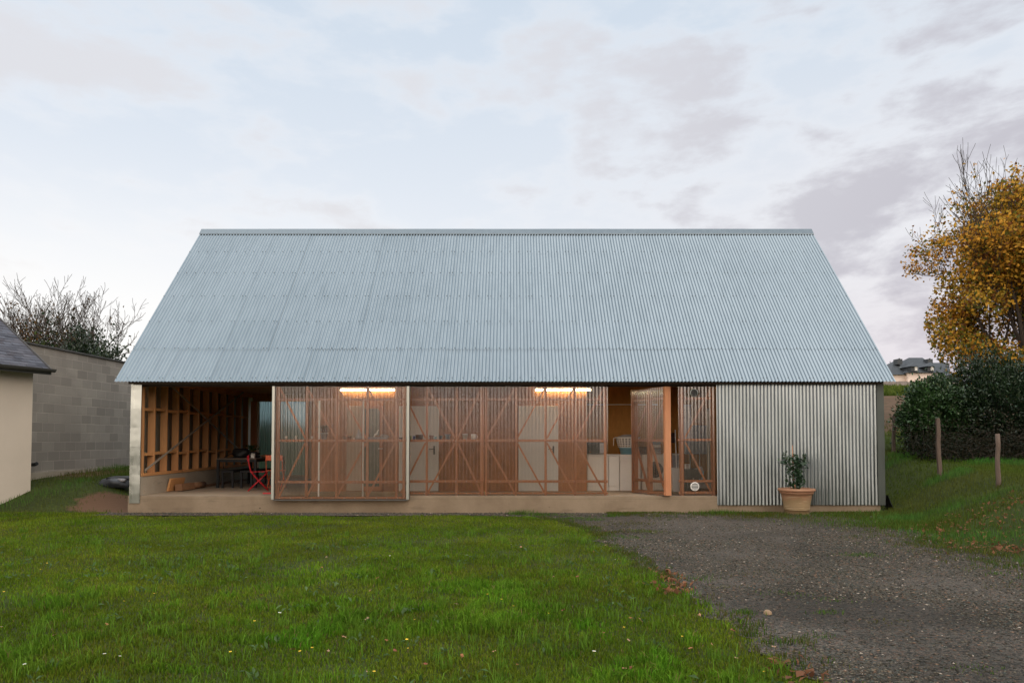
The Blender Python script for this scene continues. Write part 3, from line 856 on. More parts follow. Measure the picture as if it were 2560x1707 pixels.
for i, (px, py) in enumerate(lv):
    k = i % 4; g = gpt(px, py)
    if k not in protos:
        o = protos[k] = leaf_mesh('fallen_leaf', LC[k], k)
    else:
        o = protos[k].copy(); COL.objects.link(o)
    o.location = (g.x, g.y, g.z + 0.028 + rng.uniform(0, 0.02))
    o.rotation_euler = (rng.uniform(-.6, .6), rng.uniform(-.6, .6), rng.uniform(0, 6.3)); s = rng.uniform(0.36, 0.62); o.scale = (s, s, s)
    tag(o, 'dry %s autumn leaf lying loose on the lawn' % ['orange', 'tan', 'dark red brown', 'pale buff'][k], 'leaf', 'fallen leaves on the lawn')

def flower(name, petal, centre, npet, rp, hgt):
    b = MB()
    b.tube([(0, 0, 0), (0.006, 0.003, hgt * 0.5), (0.002, 0.008, hgt)], 0.0014, 4)
    st = b.build(name, 'stalk')
    b = MB(); c = Vector((0.002, 0.008, hgt))
    for k in range(npet):
        t = 2 * math.pi * k / npet; d = Vector((math.cos(t), math.sin(t), 0.25)); s = Vector((-math.sin(t), math.cos(t), 0)) * rp * 0.45
        b.add([c, c + d * rp * .6 + s, c + d * rp, c + d * rp * .6 - s], [(0, 1, 2, 3)])
    b.build('petals', petal, st, local=True)
    b = MB(); b.lathe([(0.0001, 0.004), (rp * .35, 0.002), (rp * .3, -0.002)], 8, c); b.build('centre', centre, st, local=True)
    return st
M['stalk'] = pm('flower_stalk', (0.06, 0.11, 0.03), 0.2, 20, rough=0.7, bump=0)
M['petal_w'] = pm('white_petal', (0.80, 0.80, 0.76), 0.05, 20, rough=0.6, bump=0)
M['petal_y'] = pm('yellow_petal', (0.80, 0.52, 0.02), 0.1, 20, rough=0.5, bump=0)
def scatter_flowers(pr, pl, label, cat, group):
    for i, (px, py) in enumerate(pl):
        g = gpt(px, py)
        if i == 0: o = pr
        else:
            o = pr.copy(); COL.objects.link(o)
            for ch in pr.children:
                q = ch.copy(); COL.objects.link(q); q.parent = o
        o.location = (g.x, g.y, g.z); o.rotation_euler = (rng.uniform(-.2, .2), rng.uniform(-.2, .2), rng.uniform(0, 6.3))
        s = rng.uniform(0.55, 0.95); o.scale = (s, s, s)
        tag(o, label, cat, group)
yl = [(215, 393), (305, 408), (188, 408), (20, 528), (563, 562), (680, 567), (712, 538), (1170, 678), (1062, 818), (1440, 803), (1868, 765), (1720, 913), (2248, 545), (2290, 568), (1385, 820), (1910, 660), (1875, 785), (2350, 600)]
yl = [(p[0] / 1.8375, 1200 + p[1] / 1.8375 + 12) for p in yl] + [(1280 + p[0] / 1.8375, 1212 + p[1] / 1.8375) for p in ((165, 635), (420, 520), (1160, 915), (780, 740), (515, 700))]
wl = [(1795, 350), (1810, 357), (2045, 465), (1275, 627), (1460, 658), (1490, 686), (545, 820), (480, 820), (5, 692), (120, 868), (50, 568), (2350, 300)]
wl = [(p[0] / 1.8375, 1200 + p[1] / 1.8375 + 8) for p in wl] + [(1280 + p[0] / 1.8375, 1208 + p[1] / 1.8375) for p in ((370, 813), (480, 370))]
scatter_flowers(flower('buttercup', 'petal_y', 'petal_y', 5, 0.014, 0.10), yl, 'tiny yellow flower standing in the lawn grass', 'flower', 'yellow flowers in the lawn')
scatter_flowers(flower('daisy', 'petal_w', 'petal_y', 9, 0.016, 0.07), wl, 'tiny white daisy standing in the lawn grass', 'flower', 'white daisies in the lawn')
# one larger stone
g = gpt(1919, 1536)
b = MB()
b.lathe([(0.001, -.02), (.028, -.012), (.04, .008), (.034, .03), (.018, .043), (.001, .047)], 9)
o = b.build('stone', pm('sand_stone', (0.28, 0.19, 0.115), 0.3, 20, rough=0.85)); o.location = g
tag(o, 'rounded sandy stone lying alone on the dark gravel', 'stone')

# ------------------------------------------------------------------ the barn house
FLOOR = 0.34
YE, YR = 16.1, 20.5
ZE, ZR = at(1280, 953.5, YE).z, at(1280, 577, YR).z
RX0, RX1 = at(285, 953.5, YE).x, at(2240, 953.5, YE).x
SL = (ZR - ZE) / (YR - YE)
SLEN = math.hypot(ZR - ZE, YR - YE)
rd = Vector((0, (YR - YE) / SLEN, (ZR - ZE) / SLEN)); rn = Vector((0, -rd.z, rd.y))
XL, XR = -8.28, at(2203, 1100, 16.35).x
def roofz(y): return ZE + SL * (y - YE) if y <= YR else ZR - SL * (y - YR)
barn = tag(empty('barn_house', (0, 16.4, 0)), 'long barn house with grey corrugated steel roof and see-through timber-framed front', 'house')

def sheet_grid(b, p0, u, v, n, ulen, vlen, pitch=0.0762, amp=0.009, seg=10, phase=0.0, off=lambda t: 0.0, mat=0, nv=2):
    nu = max(3, int(round(ulen / pitch * seg)) + 1)
    t = np.linspace(0, ulen, nu)
    wv = amp * np.sin(2 * np.pi * (t + phase) / pitch) + np.array([off(q / ulen) for q in t])
    s = np.linspace(0, vlen, nv)
    p0, u, v, n = (np.array(q, float) for q in (p0, u, v, n))
    P = p0[None, None] + u[None, None] * t[:, None, None] + v[None, None] * s[None, :, None] + n[None, None] * wv[:, None, None]
    b.grid(P, mat, True)

b = MB()
PITCHW = 0.0765
SW = 13 * PITCHW
nsheet = int(math.ceil((RX1 - RX0) / SW))
lap = 0.788 * SLEN / (YR - YE)
rowt = [0.07, 0.788, 1.485, 2.206, 2.925, 3.63, 4.28]
for i in range(nsheet):
    xa = RX0 + i * SW; xb = min(RX1, xa + SW + 0.055)
    r1, r2 = random.uniform(-.0012, .0012), random.uniform(-.0012, .0012)
    sheet_grid(b, (xa, YE, ZE), (1, 0, 0), rd, rn, xb - xa, lap + 0.12, PITCHW, 0.0105, 12, i * SW, lambda q: 0.0022 * q + r1)
    sheet_grid(b, Vector((xa, YE, ZE)) + rd * (lap - 0.03 + random.uniform(-.012, .012)) + rn * 0.0035, (1, 0, 0), rd, rn, xb - xa, SLEN - lap + 0.03, PITCHW, 0.0105, 12, i * SW, lambda q: 0.0022 * q + r2)
    for rt in rowt:
        for k in (0, 3, 6, 9, 12):
            xx = xa + (k + 0.25) * PITCHW
            if xx > RX1: continue
            c = Vector((xx, YE, ZE)) + rd * (rt * SLEN / (YR - YE) + random.uniform(-.006, .006)) + rn * 0.016
            e = [c + (Vector((1, 0, 0)) * math.cos(t) + rd * math.sin(t)) * 0.0098 for t in [k2 * math.pi / 3 for k2 in range(6)]]
            b.add(e + [p + rn * 0.012 for p in e], [(6, 7, 8, 9, 10, 11)] + [(q, (q + 1) % 6, 6 + (q + 1) % 6, 6 + q) for q in range(6)], 1)
rd2 = Vector((0, -rd.y, rd.z)); rn2 = Vector((0, rd.z, rd.y))
sheet_grid(b, (RX0, 2 * YR - YE, ZE), (1, 0, 0), rd2, rn2, RX1 - RX0, SLEN, PITCHW, 0.0095, 8)
roof = b.build('roof', ['roof', 'screw'], barn)
# ridge capping: a folded strip with laps
b = MB()
nc = 9; cl = (RX1 - RX0) / nc
for i in range(nc):
    xa, xb = RX0 - 0.005 + i * cl, RX0 + (i + 1) * cl + 0.05
    if i == nc - 1: xb = RX1 + 0.005
    o_ = 0.002 * (i % 2)
    pr = [(YR - 0.155, -0.155 * SL + 0.022), (YR - 0.15, -0.15 * SL + 0.036), (YR - 0.03, 0.025), (YR, 0.05), (YR + 0.03, 0.025), (YR + 0.16, -0.16 * SL + 0.036)]
    P = np.array([[(x_, y_, ZR + z_ + o_) for (y_, z_) in pr] for x_ in (xa, xb)])
    b.grid(P[::-1], 0, False)
b.build('ridge_cap', 'ridge', roof)
b = MB(); b.box(RX0 + 0.25, RX1 - 0.25, 16.215, 16.245, ZE - 0.045, ZE + 0.02)
b.build('fascia', 'wood_dark', roof)

# slab
b = MB()
b.bbox(XL, 4.445, 16.35, 24.5, -0.35, FLOOR, 0.012)
b.bbox(4.445, XR - 0.02, 16.38, 24.5, -0.35, FLOOR - 0.002, 0.008)
b.add([(XL + .02, 16.36, FLOOR + .003), (XR - .2, 16.36, FLOOR + .003), (XR - .2, 24.4, FLOOR + .003), (XL + .02, 24.4, FLOOR + .003)], [(0, 1, 2, 3)], 1)
b.build('foundation', ['slab', 'slab_top'], barn)

# eave beam and track
b = MB(); b.bbox(XL + .2, 4.46, 16.42, 16.56, 2.71, 2.99, 0.004); b.box(XL + .25, 4.45, 16.30, 16.41, 2.742, 2.86)
b.build('eave_beam', 'wood_dark', barn)
b = MB(); b.box(XL + .02, XR - .02, 16.57, 24.4, 2.97, 3.02)
b.build('ceiling', 'wood_y', barn)

# gable walls: corrugated outer skin
def gable(xp, parent_mat, sgn):
    b = MB()
    y = np.arange(16.42, 24.56, 0.0762 / 8); wv = 0.009 * np.sin(2 * np.pi * y / 0.0762)
    P = np.zeros((len(y), 2, 3)); P[:, :, 1] = y[:, None]; P[:, :, 0] = (xp + wv)[:, None]
    P[:, 0, 2] = 0.16; P[:, 1, 2] = [roofz(q) - 0.03 for q in y]
    b.grid(P, 0, True)
    return b.build('gable_wall', parent_mat, barn)
gl = gable(XL + 0.012, 'galv_in', -1)
gable(XR - 0.03, 'galv', 1)
# left gable lining: plinth, sill, studs, noggins, braces
XS = -8.03                       # inner face of the studs
b = MB(); b.bbox(XL + .03, XS - 0.005, 16.42, 23.4, FLOOR, 0.755, 0.006); b.build('plinth_wall', 'plinth', gl)
b = MB(); b.bbox(XS - 0.16, XS + 0.012, 16.42, 23.4, 0.757, 0.815, 0.004); b.build('sill_plate', 'wood_y', gl)
b = MB(); b.bbox(XS - 0.16, XS + 0.004, 16.57, 23.4, 2.84, 2.965, 0.004); b.build('top_plate', 'wood_y', gl)
studs = [16.46] + [17.0 + 0.6 * k for k in range(11)]
for i, y in enumerate(studs):
    b = MB(); t = 0.05 if i else 0.075
    b.bbox(XS - 0.155, XS, y, y + t, 0.815, 2.84, 0.004); b.build('stud', 'wood_stud', gl)
    if i < len(studs) - 1:
        y2 = studs[i + 1]
        for zz in (2.19 + 0.02 * (i % 2), 1.20 + 0.02 * (i % 3)):
            b = MB(); b.bbox(XS - 0.15, XS - 0.02, y + t + .001, y2 - .001, zz, zz + 0.06, 0.003); b.build('noggin', 'wood_y', gl)
for (pa, pb) in (((430, 966), (597, 1123)), ((362, 1176), (625, 967))):
    q = []
    for (px, py) in (pa, pb):
        yy = (XS + 0.02) * F / (px - 1280); q.append(at(px, py, yy))
    b = MB(); b.bar(q[0], q[1], 0.045, 0.012, (1, 0, 0)); b.build('brace', pm('strap_steel', (0.30, 0.26, 0.21), .15, 5, rough=.6, bump=0), gl)
# corner flashings
def flashing(name, px0, px1, y, z0, z1, mat, turn):
    x0, x1 = at(px0, 1100, y).x, at(px1, 1100, y).x
    b = MB()
    n = 14; P = np.zeros((4, n, 3)); zz = np.linspace(z0, z1, n)
    buck = 0.004 * np.sin(zz * 3.1) + 0.003 * np.sin(zz * 7.3 + 1)
    for k, (xx, yo) in enumerate(((x0, 0.14) if turn < 0 else (x0, 0), (x0, 0), (x1, 0), (x1, 0.02) if turn < 0 else (x1, 0.14))):
        P[k, :, 0] = xx; P[k, :, 1] = y + yo + buck * (1 if k in (1, 2) else 0); P[k, :, 2] = zz
    b.grid(P, 0, False)
    for zc_ in np.linspace(z0 + .2, z1 - .2, 6):
        xc = (x0 + x1) / 2 + .02
        b.lathe([(0.0001, 0.0), (0.008, 0.0)], 6, (xc, y - .004, zc_), 1)
    return b.build(name, [mat, 'screw'], barn)
flashing('corner_flashing', 325, 351.5, 16.325, 0.19, 2.83, 'flash', -1)
flashing('corner_flashing', 2193.5, 2211.5, 16.31, 0.15, 2.82, 'flash_dark', 1)
# corrugated steel wall at the right of the front
wx0, wx1 = at(1792, 1100, 16.34).x, at(2193, 1100, 16.34).x
b = MB()
seg_w = (wx1 - wx0) / 4
for i in range(4):
    r1 = random.uniform(-.003, .003)
    x = np.linspace(0, seg_w + 0.03, 13 * 14)
    z = np.linspace(0.15, 2.9, 22)
    X, Z = np.meshgrid(x, z, indexing='ij')
    Yw = 16.345 - 0.0095 * np.sin(2 * np.pi * (X + i * seg_w) / 0.0762) - 0.003 * X / seg_w - 0.0035 * np.sin(Z * 1.9 + i * 2.3 + X * 2.4) - 0.002 * np.sin(Z * 4.1 + X * 5.0 + i)
    b.grid(np.stack([X + wx0 + i * seg_w, Yw, Z], -1), 0, True)
b.build('steel_wall', 'galv', barn)

# timber screens
def zpx(py, y): return at(1280, py, y).z
def screen(name, px0, px1, yf, pyt, pyb, rails, posts, braces, sheet='sheet', shelf=True, dpost=0.06, end_posts=True, label=None):
    part = empty(name, (0, 0, 0), 0, barn)
    part.location = (at((px0 + px1) / 2, 1100, yf).x, yf - barn.location.y, FLOOR)
    if label: part['label'] = label
    X = lambda p, y=yf: at(p, 1100, y).x
    x0, x1, zt, zb = X(px0), X(px1), zpx(pyt, yf), zpx(pyb, yf)
    b = MB(); sheet_grid(b, (x0, yf, zb), (1, 0, 0), (0, 0, 1), (0, -1, 0), x1 - x0, zt - zb, 0.0762, 0.009, 12)
    b.build('sheet', sheet, part)
    for j, (py, hh) in enumerate(rails):
        z = zpx(py, yf + .02); b = MB(); dep = 0.15 if (shelf and j == 1) else 0.035
        b.bbox(x0 + 0.006, x1 - 0.006, yf + 0.013, yf + 0.013 + dep, z - hh / 2, z + hh / 2, 0.003)
        xx = x0 + 0.1 + random.uniform(0, .05)
        while xx < x1 - .05:
            b.box(xx - .006, xx + .006, yf - .014, yf - .008, z - .006, z + .006, 1); xx += 0.0762 * 3
        b.build('rail', ['wood_h', 'trim'], part)
    yp = yf + 0.05
    for (p, wpx) in posts:
        xc = X(p, yp); hw = wpx / 2 * yp / F; b = MB()
        b.bbox(xc - hw, xc + hw, yp, yp + dpost, zb + 0.005, zt - 0.005, 0.004); b.build('post', 'wood_v', part)
    zm = zpx(rails[1][0], yp)
    for (pa, pb) in braces:       # apex px at mid rail, foot px at top and bottom
        xa, xb_ = X(pa, yp), X(pb, yp); s = 1 if xb_ > xa else -1
        for ze, sg in ((zt - 0.06, 1), (zb + 0.06, -1)):
            b = MB(); b.bar((xa + s * .03, yp + .022, zm + sg * .05), (xb_ - s * .02, yp + .022, ze), 0.038, 0.036, (0, 1, 0)); b.build('brace', 'wood_v', part)
    return part, x0, x1, zb, zt
YS = 16.2
sp, x0, x1, zb, zt = screen('sliding_panel', 687, 1017, YS, 965.5, 1247, [(998.5, .052), (1101, .055), (1204.5, .055), (1244, .045)],
        [(694, 9), (766, 6), (842, 6), (918, 6), (991, 6), (1010, 8)], [(766, 697), (842, 766), (918, 842), (991, 918)], 'sheet_old', True, 0.05, label='sliding screen standing proud with bright edge trims')
for p0, p1 in ((680, 687), (1016.5, 1023.5)):
    b = MB(); b.bbox(at(p0, 1100, YS).x, at(p1, 1100, YS).x, YS - 0.035, YS + 0.12, zpx(1248, YS), zpx(965, YS), 0.004); b.build('edge_trim', 'trim', sp)
for p in (797, 907):
    xc = at(p, 1100, YS).x
    for (a, c_) in ((zpx(995, YS), zpx(1098.5, YS)), (zpx(1104.5, YS), zpx(1201.5, YS)), (zpx(1207.5, YS), zpx(1241, YS))):
        b = MB(); b.bbox(xc - .015, xc + .015, YS + 0.016, YS + 0.045, c_, a, 0.002); b.build('glazing_bar', 'bar', sp)
b = MB(); b.box(at(684, 1100, YS).x, at(1020, 1100, YS).x, YS - .02, YS + .03, zpx(1250.5, YS), zpx(1248.3, YS)); b.build('bottom_track', 'gutter', sp)
YF2 = 16.44
RL = [(998.5, .05), (1101, .055), (1203, .055), (1232.5, .035)]
screen('screen_panel', 1018, 1211, YF2, 963, 1239.5, RL, [(1067, 5.5), (1141, 5.5), (1205, 9)], [(1067, 1000), (1141, 1067), (1141.01, 1205)], label='left half of the fixed screen behind the row of pots')
screen('screen_panel', 1212, 1520, YF2, 963, 1239.5, RL, [(1215.5, 4.5), (1289.5, 5.5), (1364, 6), (1437.5, 6), (1513, 6)], [(1213, 1289), (1289.5, 1364), (1364, 1437), (1437.5, 1513)], label='right half of the fixed screen in front of the second white door')
vp, vx0, vx1, vzb, vzt = screen('vent_screen', 1696, 1790, YF2, 965, 1239.5, [(996, .05), (1099, .055), (1202, .055), (1231, .055)], [(1704.5, 10), (1783, 9)], [(1710, 1780)], label='narrow screen with two round vents')
def vent(px, py, r, mat, back, slat=0):
    c = at(px, py, YF2 - 0.03); b = MB()
    b.tube([c + Vector((0, -.012, 0)), c + Vector((0, .03, 0))], r, 28, False)
    ring = []
    n = 28
    for k in range(n):
        t = 2 * math.pi * k / n; ring.append(c + Vector((math.cos(t) * r, -.012, math.sin(t) * r)))
    for k in range(n):
        t = 2 * math.pi * k / n; ring.append(c + Vector((math.cos(t) * r * .82, -.016, math.sin(t) * r * .82)))
    b.add(ring, [(k, (k + 1) % n, n + (k + 1) % n, n + k) for k in range(n)])
    for k in range(5):
        zz = -r * .8 + 1.6 * r * (k + .5) / 5; hw = math.sqrt(max(0, (r * .83) ** 2 - zz * zz))
        b.bar(c + Vector((-hw, -.006, zz)), c + Vector((hw, -.006, zz)), 0.004, r * .11, (0, .2, .98), slat)
    b.add([c + Vector((math.cos(2 * math.pi * k / n) * r * .95, .022, math.sin(2 * math.pi * k / n) * r * .95)) for k in range(n)], [tuple(range(n))], 1)
    b.build('vent_grille', [mat, back], vp)
vent(1735, 981.5, 0.088, 'galv_in', 'darkgrey', 1)
vent(1737, 1215.5, 0.093, 'white_plastic', 'black')

# the pivoting screen door, open
A = Vector((at(1578, 1231, 17.3).x, 17.3, 0)); Bp = Vector((at(1664, 1241, 16.24).x, 16.24, 0))
dr = empty('screen_door', (A.x, A.y - barn.location.y, FLOOR), math.atan2(Bp.y - A.y, Bp.x - A.x), barn)
dr['label'] = 'screen door swung open on its pivot'
L = (Bp - A).length; zt = 2.36
b = MB(); sheet_grid(b, (0, 0, 0.02), (1, 0, 0), (0, 0, 1), (0, -1, 0), L - .07, zt - .03, 0.0762, 0.009, 12); b.build('sheet', 'sheet', dr, True)
for (xa, xb_, d) in ((0.0, 0.09, .13), (L * .5 - .04, L * .5 + .04, .10), (L - .075, L, .15)):
    b = MB(); b.bbox(xa, xb_, 0.013, 0.013 + d, 0.012, zt, 0.005); b.build('stile', 'wood_v', dr, True)
for z, d in ((0.03, .10), (0.28, .10), (1.17, .14), (2.08, .05), (zt - .06, .05)):
    for xa, xb_ in ((0.09, L * .5 - .04), (L * .5 + .04, L - .075)):
        b = MB(); b.bbox(xa, xb_, 0.016, 0.016 + d, z, z + 0.055, 0.003); b.build('rail', 'wood_h', dr, True)
for (p, q) in (((.10, 1.15), (L * .5 - .05, .1)), ((L * .5 + .05, 1.15), (L - .085, .1)), ((L * .5 + .05, 1.24), (L - .085, 2.06)), ((.10, 1.24), (L * .5 - .05, 2.06))):
    b = MB(); b.bar((p[0], 0.06, p[1]), (q[0], 0.06, q[1]), 0.045, 0.038, (0, 1, 0)); b.build('brace', 'wood_v', dr, True)

# inner walls
YW = 17.8
IX0, IX1 = at(779, 1100, YW).x, at(1467, 1100, YW).x
b = MB(); b.box(IX0, IX1, YW, YW + .12, FLOOR, 2.97); b.box(IX0, IX0 + .12, YW + .121, 23.4, FLOOR, 2.97)
iw = b.build('inner_wall', 'osb', barn)
for p in (843, 868, 960, 1110, 1225, 1286):
    b = MB(); xc = at(p, 1100, YW).x; b.box(xc - .003, xc + .003, YW - .004, YW + .001, FLOOR, 2.97); b.build('board_joint', 'wood_dark', iw)
def door(px0, px1, pyt, hx, side, mat='white_door'):
    x0, x1, z1 = at(px0, 1100, YW).x, at(px1, 1100, YW).x, at(1280, pyt, YW).z
    b = MB(); b.bbox(x0, x1, YW - .045, YW - .006, FLOOR + .012, z1, 0.004)
    b.box(x0 + .012, x0 + .018, YW - .047, YW - .0445, FLOOR + .02, z1 - .01, 1); b.box(x1 - .018, x1 - .012, YW - .047, YW - .0445, FLOOR + .02, z1 - .01, 1)
    d = b.build('door', [mat, 'bar'], iw)
    b = MB(); c = at(hx, 1123, YW - .05)
    b.bbox(c.x - .02, c.x + .02, YW - .055, YW - .046, c.z - .12, c.z + .08, 0.003)
    b.tube([(c.x, YW - .055, c.z + .01), (c.x, YW - .095, c.z + .01), (c.x + side * .12, YW - .098, c.z + .01)], 0.009, 8); b.build('door_handle', 'darkgrey', d)
door(998, 1097, 1015, 1085.5, -1)
door(1296, 1395, 1015, 1383.5, -1)
x0, x1 = at(905, 1100, YW).x, at(956, 1100, YW).x
b = MB()
for (a, c_, e, f) in ((x0, x0 + .06, FLOOR + .02, 2.35), (x1 - .06, x1, FLOOR + .02, 2.35), (x0 + .06, x1 - .06, 2.28, 2.35), (x0 + .06, x1 - .06, FLOOR + .02, FLOOR + .12)):
    b.box(a, c_, YW - .05, YW - .006, e, f)
gd = b.build('glazed_door', 'wood_v', iw)
b = MB(); b.box(x0 + .06, x1 - .06, YW - .03, YW - .015, FLOOR + .12, 2.28); b.build('glass', pm('green_glass', (0.10, 0.125, 0.10), 0.3, 1.2, rough=0.15, bump=0), gd)
b = MB(); c = at(946, 1121, YW - .06); b.tube([(c.x, YW - .05, c.z), (c.x, YW - .09, c.z), (c.x + .11, YW - .09, c.z)], .008, 8); b.build('door_handle', 'bar', gd)
b = MB(); b.bbox(at(868, 1100, YW).x, x0 - .004, YW - .04, YW - .006, FLOOR + .02, 2.35, .004); b.build('pale_shutter', pm('beige_board', (0.46, 0.36, 0.27), 0.1, 3), iw)
# laundry recess
YL = 18.75
b = MB(); b.box(IX1 - .1, IX1, YW + .121, YL - .001, FLOOR, 2.97); b.box(IX1 - .1, 4.70, YL, YL + .1, FLOOR, 2.97); b.box(4.60, 4.70, 16.46, YL - .001, FLOOR, 2.97)
lw = b.build('laundry_wall', 'osb_deep', barn)
b = MB(); b.tube([(IX1 + .02, YL - .04, 2.42), (3.6, YL - .04, 2.42)], 0.012, 6); b.build('wall_conduit', 'bar', lw)
# porch rear
YB = 23.45
rx1 = at(770, 1100, YB).x
b = MB(); b.box(rx1, IX0 - .001, YB, YB + .12, FLOOR, 2.97); b.box(-8.05, rx1 - .001, YB + .0, YB + .12, 2.735, 2.97)
rw = b.build('porch_rear_wall', 'osb_deep', barn)
b = MB(); b.bbox(-8.09, -7.905, YB - .05, YB + .1, FLOOR, 2.734, .005); b.build('post', 'wood_v', rw)
b = MB(); b.bbox(-7.904, -7.84, YB - .02, YB + .06, FLOOR, 2.72, .004); b.build('window_jamb', 'render', rw)
b = MB(); b.bbox(-7.84, rx1, YB - .02, YB + .06, FLOOR, FLOOR + .12, .004); b.build('window_sill', 'plinth', rw)
b = MB(); sheet_grid(b, (-7.84, YB + .03, FLOOR + .12), (1, 0, 0), (0, 0, 1), (0, -1, 0), rx1 + 7.84, 2.735 - FLOOR - .12, 0.0762, 0.009, 8); b.build('rear_window', 'sheet_back', rw)

# ------------------------------------------------------------------ lamps
def tube_light(px0, px1, label):
    c = at((px0 + px1) / 2, 975, YW - .06); hl = (at(px1, 975, YW).x - at(px0, 975, YW).x) / 2
    r = tag(empty('tube_light', c), label, 'lamp', 'tube lights on the inner wall')
    b = MB(); b.bbox(c.x - hl - .02, c.x + hl + .02, c.y + .025, c.y + .058, c.z - .012, c.z + .045, .004); b.build('fitting', 'bar', r)
    b = MB(); b.tube([(c.x - hl, c.y, c.z), (c.x + hl, c.y, c.z)], 0.017, 10); b.build('tube', 'lamp', r)
tube_light(852, 985, 'lit tube light above the glazed door behind the sliding panel')
tube_light(1340, 1476, 'lit tube light above the second white door and bare plywood')

# ------------------------------------------------------------------ porch furniture
def root(name, loc, label, cat, group=None, rz=0): return tag(empty(name, loc, rz), label, cat, group)
t = root('dining_table', (-6.93, 20.27, FLOOR), 'long black table with thin square legs standing in the open porch', 'table')
b = MB(); b.bbox(-.50, .50, -1.22, 1.22, .715, .745, .004); b.build('tabletop', 'tabletop', t, True)
b = MB(); b.box(-.46, .46, -1.19, -1.15, .65, .714); b.box(-.46, .46, 1.15, 1.19, .65, .714); b.box(-.47, -.44, -1.149, 1.149, .65, .714); b.box(.44, .47, -1.149, 1.149, .65, .714); b.build('apron', 'black', t, True)
for sx in (-1, 1):
    for sy in (-1, 1):
        b = MB(); b.bbox(sx * .47 - .03, sx * .47 + .03, sy * 1.19 - .03, sy * 1.19 + .03, 0, .713, .003); b.build('leg', 'black', t, True)
def bench(x, label):
    t = root('bench', (x, 19.95, FLOOR), label, 'bench', 'black benches by the table')
    b = MB(); b.bbox(-.15, .15, -.97, .97, .39, .435, .004); b.build('seat', 'black', t, True)
    for sx in (-1, 1):
        for sy in (-1, 1):
            b = MB(); b.bbox(sx * .125 - .024, sx * .125 + .024, sy * .93 - .024, sy * .93 + .024, 0, .389, .003); b.build('leg', 'black', t, True)
bench(-7.13, 'black slatted bench tucked under the table, nearer the stud wall')
bench(-6.66, 'black bench under the table, nearer the red chair')
# bag on the table
def blob(name, mat, parent, c, rx, ry, rz_, seed, amp=0.18, n=20, m=12, flat=True, local=True):
    r_ = np.random.default_rng(seed); ph = r_.uniform(0, 6.3, 6)
    vs = []
    b = MB(); P = np.zeros((n + 1, m + 1, 3))
    for i in range(n + 1):
        for j in range(m + 1):
            a = 2 * math.pi * (i % n) / n; e = -math.pi / 2 + math.pi * j / m
            k = 1 + amp * (math.sin(3 * a + ph[0]) * math.cos(2 * e + ph[1]) + 0.6 * math.sin(5 * a + 4 * e + ph[2]) * math.cos(e)) * math.cos(e)
            z = math.sin(e) * rz_ * k
            if flat: z = max(z, -rz_ * .75)
            P[i, j] = (c[0] + rx * k * math.cos(e) ** .7 * math.cos(a) if math.cos(e) > 0 else c[0], c[1] + (ry * k * math.cos(e) ** .7 * math.sin(a) if math.cos(e) > 0 else 0), c[2] + z)
    b.grid(P, 0, True)
    return b.build(name, mat, parent, local)
TT = FLOOR + .745
t = root('bag', (-7.05, 19.75, TT), 'limp black bag with a hanging strap lying on the table', 'bag')
blob('body', 'black_plastic', t, (0, 0, .105), .24, .17, .14, 3)
blob('flap', 'black_plastic', t, (.24, .05, .07), .20, .14, .09, 5, .3)
b = MB(); b.tube([(-.22, -.05, .12), (-.27, -.40, .04), (-.265, -.53, .0), (-.27, -.56, -.10), (-.245, -.565, -.27)], .008, 6); b.build('strap', 'black_plastic', t, True)
t = root('carton', (-6.63, 19.4, TT), 'small white drinks carton with a green mark on the table', 'carton')
b = MB(); b.bbox(-.045, .045, -.04, .04, 0, .075, .004); b.add([(-.045, -.04, .0755), (.045, -.04, .0755), (.045, .04, .0755), (-.045, .04, .0755), (-.04, 0, .115), (.04, 0, .115)], [(0, 1, 5, 4), (2, 3, 4, 5), (1, 2, 5), (3, 0, 4)]); cb = b.build('carton_body', 'white_plastic', t, True)
b = MB(); b.lathe([(.0001, .012), (.022, .012), (.022, 0)], 12, (0, 0, .09)); b.build('cap', 'green', t, True)
t = root('bowl', (-6.50, 19.9, TT), 'low wooden bowl of odds and ends on the table', 'bowl')
b = MB(); b.lathe([(.0001, .008), (.05, .01), (.12, .06), (.128, .06), (.06, 0), (.0001, 0)], 20); b.build('bowl_body', 'basket', t, True)
b = MB(); b.bar((-.05, 0, .07), (.20, .03, .085), .012, .02, (0, 0, 1)); b.build('spoon', 'wood_dark', t, True)
# potted plant on the far end
def potplant(loc, label, r=.07, hp=.1, n=160, hleaf=.22, mat='terra', seed=1, spread=.10, group=None, col=((.03, .09, .02), (.08, .17, .05)), lsz=.06):
    t = root('potted_plant', loc, label, 'plant', group)
    b = MB(); b.lathe([(.0001, 0), (r * .75, 0), (r, hp), (r * 1.08, hp), (r * 1.08, hp * .85), (r * .92, hp * .86), (.0001, hp * .84)], 18); b.build('pot', mat, t, True)
    rr = np.random.default_rng(seed)
    P = np.stack([rr.normal(0, spread, n), rr.normal(0, spread, n), hp + rr.uniform(0, 1, n) ** .7 * hleaf], -1)
    me = leaves('foliage', P, rr.uniform(.6, 1.3, n) * lsz, mixc(col[0], col[1], rr.uniform(0, 1, n)))
    link('foliage', me, t)
    b = MB()
    for k in range(6):
        p = P[k]; b.tube([(0, 0, hp * .8), (p[0] * .5, p[1] * .5, hp + (p[2] - hp) * .6), tuple(p)], .003, 4)
    b.build('stem', 'stalk', t, True)
    return t
potplant((-7.25, 21.1, TT), 'leafy green plant in a terracotta pot at the far end of the table', .08, .11, 160, .2)
